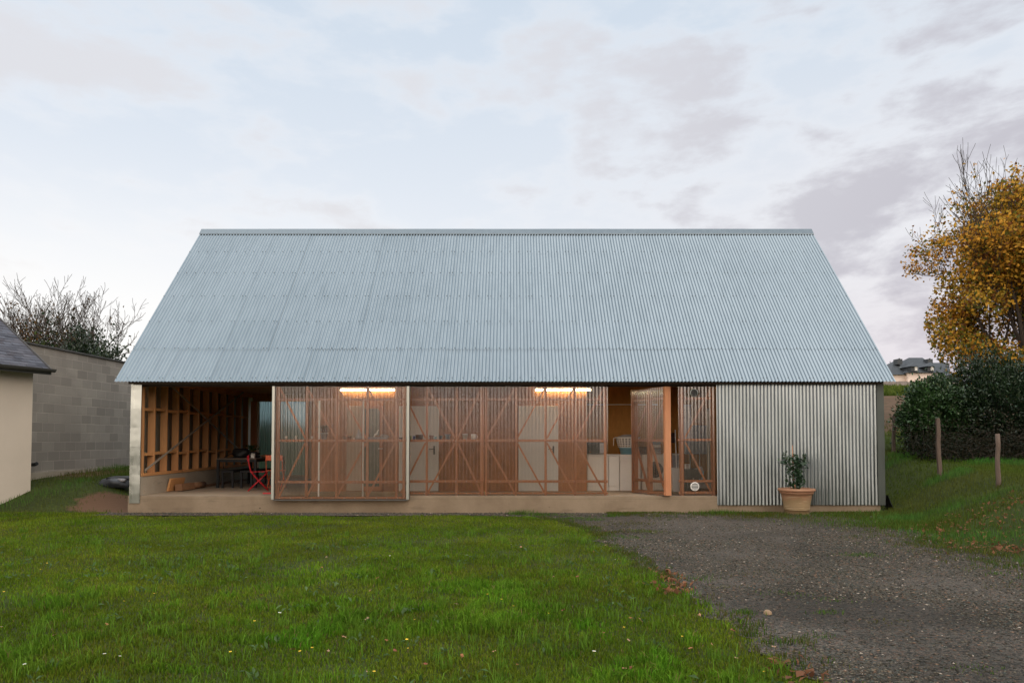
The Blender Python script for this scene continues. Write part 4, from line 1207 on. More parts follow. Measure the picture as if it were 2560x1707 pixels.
# folding chairs
def chair(loc, rz, mat, label):
    t = root('folding_chair', loc, label, 'chair', 'folding bistro chairs', rz)
    b = MB()
    for k in range(5):
        y0 = -.19 + k * .078; b.bbox(-.20, .20, y0, y0 + .064, .445, .46, .003)
    b.build('seat', mat, t, True)
    b = MB()
    P = np.zeros((9, 2, 3))
    for i in range(9):
        u = -1 + 2 * i / 8; P[i, :, 0] = u * .20; P[i, :, 1] = -.235 - .03 * (1 - u * u); P[i, 0, 2] = .70; P[i, 1, 2] = .83
    b.grid(P); P2 = P.copy(); P2[:, :, 1] -= .014; b.grid(P2[::-1]); P3 = np.stack([P[:, 1], P2[:, 1]], 1); b.grid(P3); P4 = np.stack([P2[:, 0], P[:, 0]], 1); b.grid(P4)
    b.build('backrest', mat, t, True)
    for s in (-1, 1):
        x = s * .195
        b = MB(); b.tube([(x, -.245, .84), (x, -.235, .66), (x, -.19, .46), (x, -.02, .25), (x, .215, .0)], .011, 8); b.build('leg', mat, t, True)
        x = s * .165
        b = MB(); b.tube([(x, .19, .44), (x, .0, .24), (x, -.25, .0)], .011, 8); b.build('leg', mat, t, True)
    b = MB(); b.tube([(-.195, .15, .06), (.195, .15, .06)], .008, 6); b.tube([(-.165, -.2, .045), (.165, -.2, .045)], .008, 6); b.build('stretcher', mat, t, True)
chair((-6.02, 18.05, FLOOR + .003), R(-72), 'red', 'bright red folding bistro chair seen from the side beside the table')
chair((-5.83, 18.75, FLOOR + .003), R(4), 'orange', 'orange red folding bistro chair with its back to the lawn')
# timber offcuts along the plinth
t = root('timber_offcut', (-7.93, 17.85, FLOOR), 'yellowish plank end leaning against the low porch wall', 'timber')
b = MB(); b.bar((-.045, -.22, .165), (-.03, .50, .155), .30, .045, (1, 0, -.25)); b.build('plank', 'wood_y', t, True)
M['wood_old'] = wood('timber_weathered', (0.23, 0.12, 0.06), (9, 0.8, 9))
t = root('timber_offcut', (-7.80, 17.95, FLOOR), 'brown weathered beam end lying in front of the leaning plank', 'timber')
b = MB(); b.bar((-.02, -.16, .095), (.03, .42, .095), .16, .17, (1, 0, .1)); b.build('beam', 'wood_old', t, True)
t = root('timber_offcut', (-7.80, 18.75, FLOOR), 'short thick log end next to the beam on the porch floor', 'timber')
b = MB(); b.tube([(-.02, -.22, .085), (.02, .4, .085)], [.085, .078], 9); b.build('log', 'wood_old', t, True)
t = root('timber_offcut', (-7.90, 21.0, FLOOR), 'long dark plank lying along the foot of the porch wall', 'timber')
b = MB(); b.bar((0, -1.9, .03), (0, 1.9, .03), .11, .05, (0, 0, 1)); b.build('plank', 'wood_old', t, True)
t = root('timber_offcut', (-5.42, 16.95, FLOOR), 'little reddish wooden block on the porch floor edge', 'timber')
b = MB(); b.bbox(-.14, .10, -.03, .03, .004, .035, .004); b.build('block', 'red', t, True)

# ------------------------------------------------------------------ things on the shelf rail
SZ1, SZ2 = zpx(1101, YS + .02) + .0275, zpx(1101, YF2 + .02) + .0275
def pot(px, w, h, mat, label, y=YF2 + .10, z=None, cat='pot', square=False, rim=True, taper=.75, saucer=False, handle=False, group='small pots along the shelf rail'):
    z = SZ2 if z is None else z
    c = at(px, 1090, y); t = root('plant_pot' if cat == 'pot' else cat, (c.x, y, z), label, cat, group); b = MB(); r = w / 2
    pr = [(.0001, 0), (r * taper, 0), (r * .96, h * .86), (r, h * .86), (r, h), (r * .9, h), (r * taper * .85, h * .25), (.0001, h * .25)] if rim else [(.0001, 0), (r * taper, 0), (r, h), (r * .93, h), (r * taper * .88, .01), (.0001, .01)]
    if square: pr = [(q * 1.38, zz) for q, zz in pr]
    if saucer: pr = [(.0001, 0), (r * taper, 0), (r * .9, h * .8), (r * 1.15, h * .88), (r * 1.15, h), (r * .95, h), (r * .8, h * .6), (.0001, h * .55)]
    n = 4 if square else 20
    b.lathe(pr, n, smooth=not square); b.build('pot_body', mat, t, True)
    if handle:
        b = MB(); b.tube([(r * .9, 0, h * .75), (r * 1.5, 0, h * .62), (r * 1.5, 0, h * .3), (r * .8, 0, h * .15)], .006, 6); b.build('handle', mat, t, True)
    return t
pot(1013.5, .055, .075, 'paleblue', 'pale blue striped cup half hidden by the panel trim', cat='cup', rim=False, taper=.85)
pot(1026, .048, .075, 'green', 'green cup between two blue cups on the shelf rail', cat='cup', rim=False, taper=.85)
pot(1035, .062, .075, 'blue', 'blue cup next to the square dark pot', cat='cup', rim=False, taper=.88)
pot(1048, .155, .10, 'darkred', 'square dark brown pot on the shelf rail', square=True, taper=.88)
pot(1078.5, .10, .09, 'terra', 'small terracotta pot left of the door handle')
pot(1089, .058, .06, 'paleblue', 'tiny pale blue cup right of the terracotta pot', cat='cup', rim=False)
pot(1101.5, .088, .08, 'darkgrey', 'small dark grey pot on the shelf rail')
pot(1119.5, .125, .11, 'greyblue', 'grey blue pot with a wide rim on the shelf rail', saucer=True)
pot(1162.5, .115, .115, 'white_plastic', 'plain white tapered pot, left of the white mug')
pot(1184, .11, .115, 'white_plastic', 'white straight mug at the right end of the row of pots', cat='mug', rim=False, taper=.9, handle=True)
ys = YS + .10
pot(716, .06, .07, 'white_plastic', 'small white cup at the left end of the sliding panel rail', ys, SZ1, 'cup', rim=False)
pot(740, .05, .07, 'white_plastic', 'slim white cup second from the left on the sliding panel rail', ys, SZ1, 'cup', rim=False, taper=.9)
pot(780, .055, .065, 'white_plastic', 'small white cup just left of the white bar', ys, SZ1, 'cup', rim=False, taper=.82)
pot(1002, .09, .045, 'darkgrey', 'low dark bowl right of the driftwood tray', ys, SZ1, 'bowl', rim=False, taper=.6)
c = at(810, 1090, ys); potplant((c.x, ys, SZ1), 'bushy dried plant in a pale pot behind the hazy panel', .075, .14, 150, .16, 'bag', 4, .07, None, ((.10, .06, .05), (.16, .13, .10)), .05)
c = at(868, 1090, ys); t = root('wicker_basket', (c.x, ys, SZ1), 'low brown wicker basket with a bent stick on the panel rail', 'basket')
b = MB(); b.lathe([(.0001, 0), (.08, 0), (.095, .075), (.085, .075), (.07, .02), (.0001, .02)], 14); b.build('basket_body', 'basket', t, True)
b = MB(); b.tube([(-.06, 0, .085), (.06, 0, .10), (.11, 0, .11), (.12, 0, .17)], .008, 6); b.build('stick', 'cane', t, True)
c = at(897, 1090, ys); t = root('plastic_bag', (c.x, ys, SZ1), 'crumpled pale plastic bag rising to a point on the panel rail', 'bag')
b = MB(); b.lathe([(.0001, 0), (.07, .0), (.075, .05), (.045, .11), (.018, .16), (.03, .20), (.0001, .19)], 9, (0, 0, 0)); b.build('bag_body', 'bag', t, True)
c = at(886, 1090, ys); t = root('shell', (c.x, ys - .04, SZ1), 'little white shell beside the plastic bag', 'shell')
b = MB(); b.lathe([(.0001, .0), (.018, .006), (.02, .018), (.01, .03), (.0001, .034)], 9); b.build('shell_body', 'white_plastic', t, True)
c = at(945, 1090, ys); t = root('tray', (c.x, ys, SZ1), 'shallow grey tray heaped with stones and driftwood', 'tray')
b = MB(); b.bbox(-.21, .21, -.05, .05, 0, .02, .004); b.box(-.21, .21, -.052, -.046, .02, .05); b.build('tray_base', 'cloth', t, True)
blob('stone_heap', 'stone_wall', t, (.13, 0, .06), .08, .05, .05, 8, .3); blob('stone_heap', 'basket', t, (-.02, 0, .05), .05, .04, .035, 9, .3)
b = MB(); b.tube([(-.09, 0, .02), (-.06, .0, .10), (-.02, 0, .13), (-.01, 0, .18), (.02, 0, .2)], [.02, .025, .018, .012, .006], 7); b.build('driftwood', 'white_plastic', t, True)
b = MB(); b.tube([(-.19, 0, .02), (-.16, 0, .13), (-.17, .01, .20), (-.10, .01, .24)], [.012, .01, .008, .004], 6); b.build('twig', 'twig', t, True)

# ------------------------------------------------------------------ laundry
YA = 18.06
def ax(px, y=YA): return at(px, 1100, y).x
def cabinet(px0, px1, label, mat='appl', top=True, name='cabinet'):
    x0, x1 = ax(px0), ax(px1); t = root(name, ((x0 + x1) / 2, YA, FLOOR), label, 'cabinet'); hw = (x1 - x0) / 2
    b = MB(); b.bbox(-hw, hw, .02, .60, .0, .83, .004); b.build('carcass', mat, t, True)
    b = MB(); b.bbox(-hw + .004, hw - .004, 0, .018, .11, .82, .003); b.build('door_leaf', mat, t, True)
    b = MB(); b.bbox(-hw, hw, -.012, .60, .832, .86, .003); b.build('worktop', 'white', t, True)
    return t
cabinet(1468, 1521, 'white low cabinet against the plywood return, behind the screen')
cabinet(1521.8, 1548, 'narrow white cabinet beside the appliance with drawers')
x0, x1 = ax(1549), ax(1601); hw = (x1 - x0) / 2
t = root('dishwasher', ((x0 + x1) / 2, YA, FLOOR), 'white front-panelled appliance under the laundry basket', 'dishwasher')
b = MB(); b.bbox(-hw, hw, .012, .6, .0, .86, .006); b.build('body', 'appl', t, True)
b = MB(); b.bbox(-hw + .004, hw - .004, -.006, .011, .235, .70, .004); b.build('front_door', 'appl', t, True)
b = MB(); b.bbox(-hw + .004, hw - .004, -.006, .011, .705, .85, .004); b.build('control_panel', 'appl', t, True)
b = MB(); b.bbox(-hw + .06, hw - .15, -.012, -.005, .76, .80, .003); b.build('handle', 'white', t, True)
b = MB(); b.bbox(-hw + .004, hw - .004, -.003, .011, .06, .23, .004); b.build('kick_panel', 'appl', t, True)
def washer(px0, px1, label, port=True):
    x0, x1 = ax(px0), ax(px1); hw = (x1 - x0) / 2
    t = root('washing_machine', ((x0 + x1) / 2, YA, FLOOR), label, 'washing machine')
    b = MB(); b.bbox(-hw, hw, .0, .58, .01, .86, .008); b.build('body', 'appl', t, True)
    def ring(r0, r1, y, name, mat):
        b = MB(); n = 28
        vs = [(math.cos(2 * math.pi * k / n) * r, y, .50 + math.sin(2 * math.pi * k / n) * r) for r in (r0, r1) for k in range(n)]
        vs += [(v[0], .0, v[2]) for v in vs[n:]]
        b.add(vs, [(k, (k + 1) % n, n + (k + 1) % n, n + k) for k in range(n)] + [(n + k, n + (k + 1) % n, 2 * n + (k + 1) % n, 2 * n + k) for k in range(n)]); b.build(name, mat, t, True)
    if port:
        ring(.135, .19, -.03, 'porthole_ring', 'darkgrey')
        b = MB(); n = 24; b.add([(math.cos(2 * math.pi * k / n) * .136, -.012, .50 + math.sin(2 * math.pi * k / n) * .136) for k in range(n)] + [(0, -.035, .50)], [(k, (k + 1) % n, n) for k in range(n)], smooth=True); b.build('porthole', 'glassdark', t, True)
    b = MB(); b.bbox(-hw + .01, hw - .01, -.008, -.0005, .74, .85, .003); b.build('control_panel', 'white', t, True)
washer(1605, 1668, 'white washing machine with a dark round porthole behind the open door')
x0, x1 = ax(1670), ax(1700); hw = (x1 - x0) / 2
t = root('chest_freezer', ((x0 + x1) / 2, YA + .1, FLOOR), 'plain pale grey appliance behind the white bin', 'freezer')
b = MB(); b.bbox(-hw, hw, 0, .5, .0, .84, .006); b.build('body', 'bag', t, True); b = MB(); b.bbox(-hw - .005, hw + .005, -.01, .5, .842, .88, .006); b.build('lid', 'appl', t, True)
yb = 17.75
t = root('bin', (at(1688, 1200, yb).x, yb, FLOOR), 'tapered white bin with a flat lid in the dark gap', 'bin')
b = MB()
b.add([(-.08, -.1, .0), (.08, -.1, .0), (.08, .1, .0), (-.08, .1, .0), (-.098, -.12, .53), (.098, -.12, .53), (.098, .12, .53), (-.098, .12, .53)], [(0, 3, 2, 1), (0, 1, 5, 4), (1, 2, 6, 5), (2, 3, 7, 6), (3, 0, 4, 7)]); b.build('body', 'white', t, True)
b = MB(); b.bbox(-.105, .105, -.128, .128, .531, .552, .005); b.build('lid', 'white', t, True)
# basin and lattice basket
cz = FLOOR + .862
bx = ax(1573)
t = root('basin', (bx, YA + .25, cz), 'pale blue plastic basin under the white laundry basket', 'basin')
b = MB(); b.lathe([(.0001, 0), (.17, 0), (.20, .15), (.212, .15), (.212, .158), (.195, .158), (.165, .01), (.0001, .01)], 28); b.build('basin_body', 'paleblue', t, True)
t = root('laundry_basket', (bx, YA + .25, cz + .16), 'white lattice laundry basket full of clothes', 'basket')
def latticed(prof_bottom, prof_top, h, n):
    b = MB()
    for k in range(n):
        a0, a1 = 2 * math.pi * k / n, 2 * math.pi * (k + .42) / n
        pt = lambda a, r, z: (r[0] * math.cos(a), r[1] * math.sin(a), z)
        b.add([pt(a0, prof_bottom, 0), pt(a1, prof_bottom, 0), pt(a1, prof_top, h), pt(a0, prof_top, h)], [(0, 1, 2, 3)])
    for j in range(5):
        for k in range(n):
            f0, f1 = j / 4.5, j / 4.5 + .08
            a0, a1 = 2 * math.pi * k / n, 2 * math.pi * (k + 1) / n
            rr = lambda f: (prof_bottom[0] + (prof_top[0] - prof_bottom[0]) * f + .002, prof_bottom[1] + (prof_top[1] - prof_bottom[1]) * f + .002)
            b.add([pt(a0, rr(f0), f0 * h), pt(a1, rr(f0), f0 * h), pt(a1, rr(f1), f1 * h), pt(a0, rr(f1), f1 * h)], [(0, 1, 2, 3)])
    return b
b = latticed((.23, .17), (.29, .21), .24, 22); b.build('basket_body', 'white_plastic', t, True)
b = MB(); n = 36
b.tube([(.30 * math.cos(2 * math.pi * k / n), .22 * math.sin(2 * math.pi * k / n), .245) for k in range(n + 1)], .012, 6); b.build('rim', 'white_plastic', t, True)
b = MB(); b.tube([(-.30, .0, .24), (-.345, -.05, .22), (-.35, -.06, .05)], .008, 6); b.build('handle', 'white_plastic', t, True)
t = root('clothes_heap', (bx, YA + .25, cz + .22), 'crumpled grey clothes heaped in the laundry basket', 'clothes')
blob('heap', 'cloth', t, (0, 0, .10), .22, .15, .16, 13, .25)
blob('red_garment', 'red', t, (.16, -.06, .18), .07, .05, .05, 14, .3)
t = root('microwave', (ax(1490), YA + .28, cz), 'dark microwave oven standing on the white cabinet', 'microwave')
b = MB(); b.bbox(-.21, .21, -.16, .16, .01, .29, .01); b.build('body', 'darkgrey', t, True)
b = MB(); b.bbox(-.195, .09, -.172, -.161, .03, .27, .004); b.build('oven_door', 'glassdark', t, True)
b = MB(); b.bbox(.10, .20, -.17, -.161, .03, .27, .003); b.build('control_panel', 'bag', t, True)
t = root('towel_stack', (ax(1643), YA + .25, FLOOR + .862), 'stack of folded pale towels on the washing machine', 'towels')
for k in range(4):
    b = MB(); b.bbox(-.12 + .006 * k, .12 - .004 * k, -.14, .14, .01 + k * .075, .08 + k * .075, .02); b.build('folded_towel', ['bag', 'cloth', 'white_plastic', 'greyblue'][k], t, True)
t = root('storage_box', (ax(1610), YA + .25, FLOOR + .862), 'dark storage box with an open top next to the towels', 'box')
b = MB(); b.box(-.09, .09, -.1, .1, 0, .012); [b.box(*q) for q in ((-.09, .09, -.1, -.09, .0121, .18), (-.09, .09, .09, .1, .0121, .18), (-.09, -.08, -.0899, .0899, .0121, .18), (.08, .09, -.0899, .0899, .0121, .18))]; b.build('box_body', 'darkred', t, True)
# brooms in the gap
def broom(px, h, y, mat, hmat, label, lean):
    c = at(px, 1200, y); t = root('broom', (c.x, y, FLOOR), label, 'broom', 'brooms in the dark gap')
    b = MB(); b.tube([(0, 0, 0), (lean, .25, h)], .011, 8); b.build('pole', mat, t, True)
    b = MB(); b.bbox(lean - .1, lean + .1, .21, .28, h - .12, h + .02, .01); b.add([(lean - .1, .22, h + .021), (lean + .1, .22, h + .021), (lean + .1, .27, h + .021), (lean - .1, .27, h + .021), (lean - .12, .2, h + .13), (lean + .12, .2, h + .13), (lean + .12, .29, h + .13), (lean - .12, .29, h + .13)], [(4, 5, 6, 7), (0, 1, 5, 4), (1, 2, 6, 5), (2, 3, 7, 6), (3, 0, 4, 7)]); b.build('brush_head', hmat, t, True)
broom(1683, 1.25, 17.95, 'cane', 'darkred', 'broom with a dark head upside down in the gap', .0)
t = root('mop', (at(1693, 1200, 17.9).x, 17.9, FLOOR), 'white mop pole standing beside the brooms in the gap', 'mop')
b = MB(); b.tube([(0, 0, .05), (.005, .2, 1.45)], .012, 8); b.build('pole', 'bar', t, True); blob('mop_head', 'black_plastic', t, (0, 0, .05), .07, .07, .06, 21, .3)
# utility corner behind the vent screen
yu = 17.6
t = root('water_heater', (at(1741, 1100, yu).x, yu, FLOOR), 'grey wall-hung water heater behind the narrow screen', 'heater')
b = MB(); b.bbox(-.26, .26, 0, .45, .88, 1.55, .02); b.build('casing', 'greyblue', t, True)
b = MB(); b.tube([(-.1, .2, .88), (-.1, .2, .5), (-.1, .3, .3)], .015, 8); b.tube([(.12, .2, .88), (.12, .2, .35)], .015, 8); b.build('pipe', 'trim', t, True)
t = root('white_panel', (at(1722, 1100, 17.2).x, 17.2, FLOOR + 1.30), 'tall pale board leaning behind the upper left of the narrow screen', 'board')
b = MB(); b.bar((-.02, 0, -.08), (-.02, .12, .72), .20, .02, (0, 1, 0)); b.build('board', 'bag', t, True)
t = root('flexible_duct', (at(1771, 1100, 16.9).x, 16.9, FLOOR + .3), 'vertical foil duct with ring ridges at the narrow screen', 'duct')
zz = np.arange(0, 1.62, .0155); b = MB(); b.tube([(0.004 * math.sin(z * 4), 0, z) for z in zz], [.030 + .005 * (k % 2) for k in range(len(zz))], 16); b.build('duct_body', 'trim', t, True)
c = at(1756, 1213, 16.75)
t = root('exhaust_duct', c, 'grey horizontal duct lying behind the white round vent', 'duct')
b = MB(); zz = np.arange(-.17, .22, .02); b.tube([(z, .02, 0) for z in zz], [.075 + .006 * (k % 2) for k in range(len(zz))], 16); b.build('duct_body', 'cloth', t, True)
t = root('wire_crate', (at(1718, 1165, 17.3).x, 17.3, FLOOR + .55), 'little white slotted crate low behind the narrow screen', 'crate')
b = MB(); [b.box(-.05, .05, -.04, .04, .03 * k, .03 * k + .016) for k in range(4)]; b.box(-.052, -.046, -.042, .042, 0, .11); b.box(.046, .052, -.042, .042, 0, .11); b.build('crate_body', 'white_plastic', t, True)
t = root('cupboard', (at(1722, 1165, 17.5).x, 17.5, FLOOR), 'dark cupboard under the white slotted crate', 'cupboard')
b = MB(); b.bbox(-.14, .2, -.3, .2, 0, .548, .006); b.build('carcass', 'darkgrey', t, True); b = MB(); b.bbox(.02, .035, -.315, -.301, .25, .35, .003); b.build('handle', 'trim', t, True)
t = root('step_stool', (at(1748, 1200, 17.15).x, 17.15, FLOOR), 'folded step stool with a pale blue rail leaning in the corner', 'stool')
b = MB(); b.bar((-.03, 0, .12), (.07, .12, .5), .03, .03, (0, 1, 0)); b.bar((.03, .02, .12), (.13, .14, .5), .03, .03, (0, 1, 0)); b.build('rail', 'paleblue', t, True)
b = MB(); b.bar((-.08, .1, .50), (.10, .1, .56), .05, .1, (0, 0, 1)); b.build('step', 'bag', t, True)

# ------------------------------------------------------------------ big terracotta pot
g = at(1992, 1283, 15.85)
t = root('terracotta_planter', (g.x, 15.85, gz(g.x, 15.85).item() - .005), 'large weathered terracotta planter with ribbed bands on the gravel', 'planter')
b = MB()
b.lathe([(.0001, 0), (.235, 0), (.243, .02), (.252, .10), (.258, .102), (.258, .112), (.255, .115), (.261, .135), (.261, .145), (.258, .148), (.265, .172), (.265, .182), (.262, .186), (.300, .38), (.318, .435), (.338, .44), (.342, .468), (.335, .472), (.348, .482), (.372, .49), (.376, .515), (.366, .54), (.335, .545), (.318, .53), (.312, .47), (.0001, .46)], 48)
b.build('pot_body', 'pot', t, True)
b = MB(); b.lathe([(.313, .485), (.2, .497), (.1, .50), (.0001, .502)], 24); b.build('soil', 'soilpot', t, True)
cl = root('climbing_plant', (g.x, 15.85, gz(g.x, 15.85).item() + .50), 'dark green climbing plant tied to a cane in the large planter', 'plant')
b = MB(); b.tube([(-.035, .03, -.05), (-.055, .05, .93)], [.010, .008], 7); b.build('cane', 'cane', cl, True)
b = MB(); b.tube([(-.05, -.06, -.02), (-.055, -.06, .12)], .006, 6); b.build('peg', 'cane', cl, True)
rr = np.random.default_rng(31); P = []; SZ = []
for zc_, dx_, n_, s_ in ((.04, .01, 26, .07), (.11, -.01, 40, .07), (.19, .03, 40, .065), (.27, .02, 40, .06), (.34, .0, 40, .065), (.42, .0, 44, .075), (.50, .03, 50, .085), (.57, .04, 46, .085), (.63, .0, 30, .08), (.69, -.06, 16, .06)):
    for _ in range(int(n_ * 1.25)):
        P.append((dx_ + rr.normal(0, s_), rr.normal(0, s_ * .8), zc_ + rr.normal(0, .03)))
for (px_, pz_, n_, s_) in ((-.20, .60, 14, .03), (-.24, .70, 12, .025), (-.21, .77, 10, .02), (-.28, .55, 6, .02), (-.17, .53, 10, .04), (.19, .74, 8, .02), (.17, .65, 8, .02), (.15, .58, 8, .03), (-.36, .64, 2, .01), (-.20, .20, 7, .012), (-.13, .12, 8, .02), (-.12, .68, 8, .03), (.15, .18, 10, .03), (-.21, .28, 3, .01)):
    for _ in range(n_): P.append((px_ + rr.normal(0, s_), rr.normal(0, s_), pz_ + rr.normal(0, s_ * 1.2)))
P = np.array(P); c = mixc((.012, .035, .016), (.035, .075, .03), rr.uniform(0, 1, len(P)))
link('foliage', leaves('foliage', P, rr.uniform(.055, .10, len(P)), c, 'leaf_gloss', up=.5), cl)
b = MB()
for pth in ([(0, 0, -.02), (.03, .02, .2), (0, .03, .45), (.03, .01, .62)], [(-.02, 0, .3), (-.12, 0, .5), (-.2, 0, .62), (-.22, 0, .80)], [(.02, 0, .4), (.13, 0, .58), (.19, 0, .76)], [(-.05, 0, -.02), (-.15, 0, .1), (-.21, 0, .3)], [(-.1, 0, .5), (-.28, 0, .56), (-.36, 0, .66)]):
    b.tube(pth, .004, 5)
b.build('stem', 'twig', cl, True)
# black plastic at the barn's right corner
g = at(2216, 1250, 16.5)
t = root('plastic_membrane', (g.x + .02, 16.62, float(gz(8.3, 16.5))), 'torn black plastic sheet sticking out at the steel wall corner', 'plastic sheet')
b = MB(); P = np.zeros((8, 7, 3)); rr = np.random.default_rng(5)
for i in range(8):
    for j in range(7):
        u, v_ = i / 7, j / 6; P[i, j] = (-.16 + .34 * u + .05 * math.sin(v_ * 5), -.18 + .3 * v_, max(-.02, (.30 * math.exp(-((u - .35) / .28) ** 2) * (1 - .4 * v_) + .03 * rr.normal())))
b.grid(P, 0, False); b.build('sheet', 'black_plastic', t, True)

# ------------------------------------------------------------------ neighbour house at the left
hx = root('cream_house', (-11.17, 17.6, 0), 'cream rendered house with a slate roof and dark gutter at the left edge', 'house', None, math.atan2(-.30, .955))
b = MB(); b.box(-5.6, 0, -9, 0, -.4, 3.12); b.add([(-5.6, .0, 3.12), (0, .0, 3.12), (-2.8, .0, 5.28), (-5.6, -9, 3.12), (0, -9, 3.12), (-2.8, -9, 5.28)], [(0, 1, 2), (4, 3, 5)]); b.build('wall', 'render', hx, True)
# slates
N_ = []; V = []; C_ = []
pitch = R(38); ex = Vector((-math.cos(pitch), 0, math.sin(pitch))); en = Vector((math.sin(pitch), 0, math.cos(pitch)))
rr = np.random.default_rng(77); loops = []; k0 = 0
for r_ in range(38):
    for c_ in range(46):
        y1 = .12 - c_ * .20 - (.10 if r_ % 2 else 0); y0 = y1 - .196
        if r_ % 2 and c_ == 0: y1 = .12
        o = Vector((.42, 0, 3.16)) + ex * (r_ * .115)
        j = rr.normal(0, .003)
        q = [o + en * (.016 + j) + Vector((0, y0, 0)), o + en * (.016 + j) + Vector((0, y1, 0)), o + ex * .22 + en * (.002) + Vector((0, y1, 0)), o + ex * .22 + en * (.002) + Vector((0, y0, 0))]
        q += [q[0] - en * .007, q[1] - en * .007]
        V += [tuple(p) for p in q]; k = k0; k0 += 6
        loops += [k, k + 1, k + 2, k + 3, k + 4, k + 5, k + 1, k]
        s = rr.uniform(.65, 1.25); tint = rr.uniform(0, 1)
        C_ += [(.115 * s + .012 * tint, .125 * s, .15 * s + .008 * (1 - tint))] * 6
nq = len(loops) // 4
me = raw_mesh('roof', np.array(V), np.array(loops), np.arange(nq) * 4, np.full(nq, 4), M['slate'], np.array(C_))
hr = link('roof', me, hx)
b = MB(); b.bar(Vector((.40, .10, 3.13)), Vector((-2.8, .10, 5.62)), .03, .16, (1, 0, 1)); b.box(-2.8, .36, -9, .1, 3.125, 3.128); b.build('verge_board', 'coping', hr, True)
b = MB(); b.add([(-2.78, -9, 5.62), (-2.78, .12, 5.62), (-6.0, .12, 3.1), (-6.0, -9, 3.1)], [(0, 1, 2, 3)]); b.build('rear_slope', 'slate_far', hr, True)
b = MB(); n = 8
P = np.zeros((2, n + 1, 3))
for i, y in enumerate((-9.0, .16)):
    for k in range(n + 1):
        a = math.pi + math.pi * k / n; P[i, k] = (.46 + .07 * math.cos(a), y, 3.19 + .075 * math.sin(a))
b.grid(P, 0, True); b.add([tuple(P[1, k]) for k in range(n + 1)], [tuple(range(n + 1))]); b.box(.36, .388, -9, .14, 3.06, 3.20); b.build('gutter', 'gutter', hx, True)

# block wall
bw = root('block_wall', (-12.2, 22.5, .5), 'grey concrete block garden wall with a slate coping', 'wall')
b = MB(); b.box(-12.32, -12.1, 17.95, 34, -.4, 3.94); b.build('blockwork', 'block', bw)
b = MB(); 
for k in range(16): b.bbox(-12.37, -12.055, 17.95 + k, 18.944 + k, 3.941, 3.985, .004)
b.build('coping', 'coping', bw)
b = MB(); b.box(-12.1, -12.04, 17.95, 34, -.4, .72); b.build('footing', 'plinth', bw)
t = root('drain_pipe', (-12.05, 18.95, .93), 'short dark pipe stub sticking out of the block wall', 'pipe')
b = MB(); b.tube([(-.05, 0, .0), (.12, -.02, 0), (.20, -.05, .03)], .045, 12); b.build('pipe_body', 'black_plastic', t, True)
g = at(292, 1178, 18.6)
t = root('tarpaulin_bundle', (g.x, 18.6, float(gz(g.x, 18.6)) - .02), 'bundled dark grey tarpaulin lying on the ground behind the barn corner', 'tarpaulin')
blob('bundle', pm('grey_tarp', (0.045, 0.048, 0.056), .3, 4, rough=.35, bump=.4, bdist=.03), t, (0, 0, .13), .42, .3, .14, 41, .16)
blob('fold', 'black_plastic', t, (.12, .05, .24), .36, .18, .07, 42, .3)
blob('pale_flap', 'cloth', t, (.16, -.14, .21), .16, .08, .05, 43, .25)

# ------------------------------------------------------------------ fence posts
for (px, pyt, pyb, y, r_, label, lean) in ((2233, 1038, 1137, 22.0, .055, 'thin weathered fence post nearest the barn corner', .06), (2349, 1045, 1170, 17.4, .052, 'weathered square fence post in front of the laurel bush', -.02), (2495, 1084, 1205, 14.6, .042, 'shorter fence post at the dry brambles', .012)):
    q = at(px, pyb, y); z1 = at(px, pyt, y).z; zg = float(gz(q.x, y))
    t = root('fence_post', (q.x, y, zg), label, 'post', 'old fence posts on the bank'); b = MB()
    H = z1 - zg; pr = []
    for k in range(6):
        f = k / 5; pr.append((lean * f + .008 * math.sin(k * 1.9), .006 * math.cos(k * 2.3), -.1 + (H + .1) * f))
    b.tube(pr, [r_ * (1.08 - .02 * k) for k in range(6)], 8 if r_ < .05 else 5, True, 0, r_ < .05); b.build('post_body', 'post', t, True)

# ------------------------------------------------------------------ trees
def skeleton(base, d0, L, r0, lev, nb, seed, spread=.7, up=.25, lens=(.72, .62, .6, .55, .5), jit=.14):
    rnd = random.Random(seed); polys, tips = [], []
    def go(p, d, L, r, k):
        pts, rad = [p.copy()], [r]; n = 5 if k < 3 else 4
        dd = d.copy()
        for i in range(n):
            dd = (dd + Vector((rnd.gauss(0, jit), rnd.gauss(0, jit), rnd.gauss(0, jit) + up * .25))).normalized()
            p = p + dd * (L / n); pts.append(p.copy()); rad.append(max(.004, r * (1 - .66 * (i + 1) / n)))
        polys.append((pts, rad, k))
        if k >= lev: tips.append((pts[-1], dd)); tips.append((pts[-2], dd)); return
        m = nb[min(k, len(nb) - 1)]
        for j in range(m):
            f = .32 + .68 * (j + rnd.random() * .7) / m; i = min(n - 1, int(f * n)); q = pts[i].lerp(pts[i + 1], f * n - i)
            ax_ = Vector((rnd.gauss(0, 1), rnd.gauss(0, 1), rnd.gauss(0, .5))); ax_ = (ax_ - dd * ax_.dot(dd)).normalized()
            nd = (dd * (1 - spread * .55) + ax_ * spread * rnd.uniform(.7, 1.2) + Vector((0, 0, up))).normalized()
            go(q, nd, L * lens[min(k, 4)] * rnd.uniform(.75, 1.15), max(.006, rad[i] * .62), k + 1)
        go(pts[-1], dd, L * lens[min(k, 4)], rad[-1] * .9, k + 1)
    go(Vector(base), Vector(d0).normalized(), L, r0, 0)
    return polys, tips
def tubes(polys, rmin, sides=(8, 6, 5, 4, 3, 3)):
    b = MB()
    for pts, rad, k in polys: b.tube(pts, [max(rmin, r) for r in rad], sides[min(k, 5)], False)
    return b

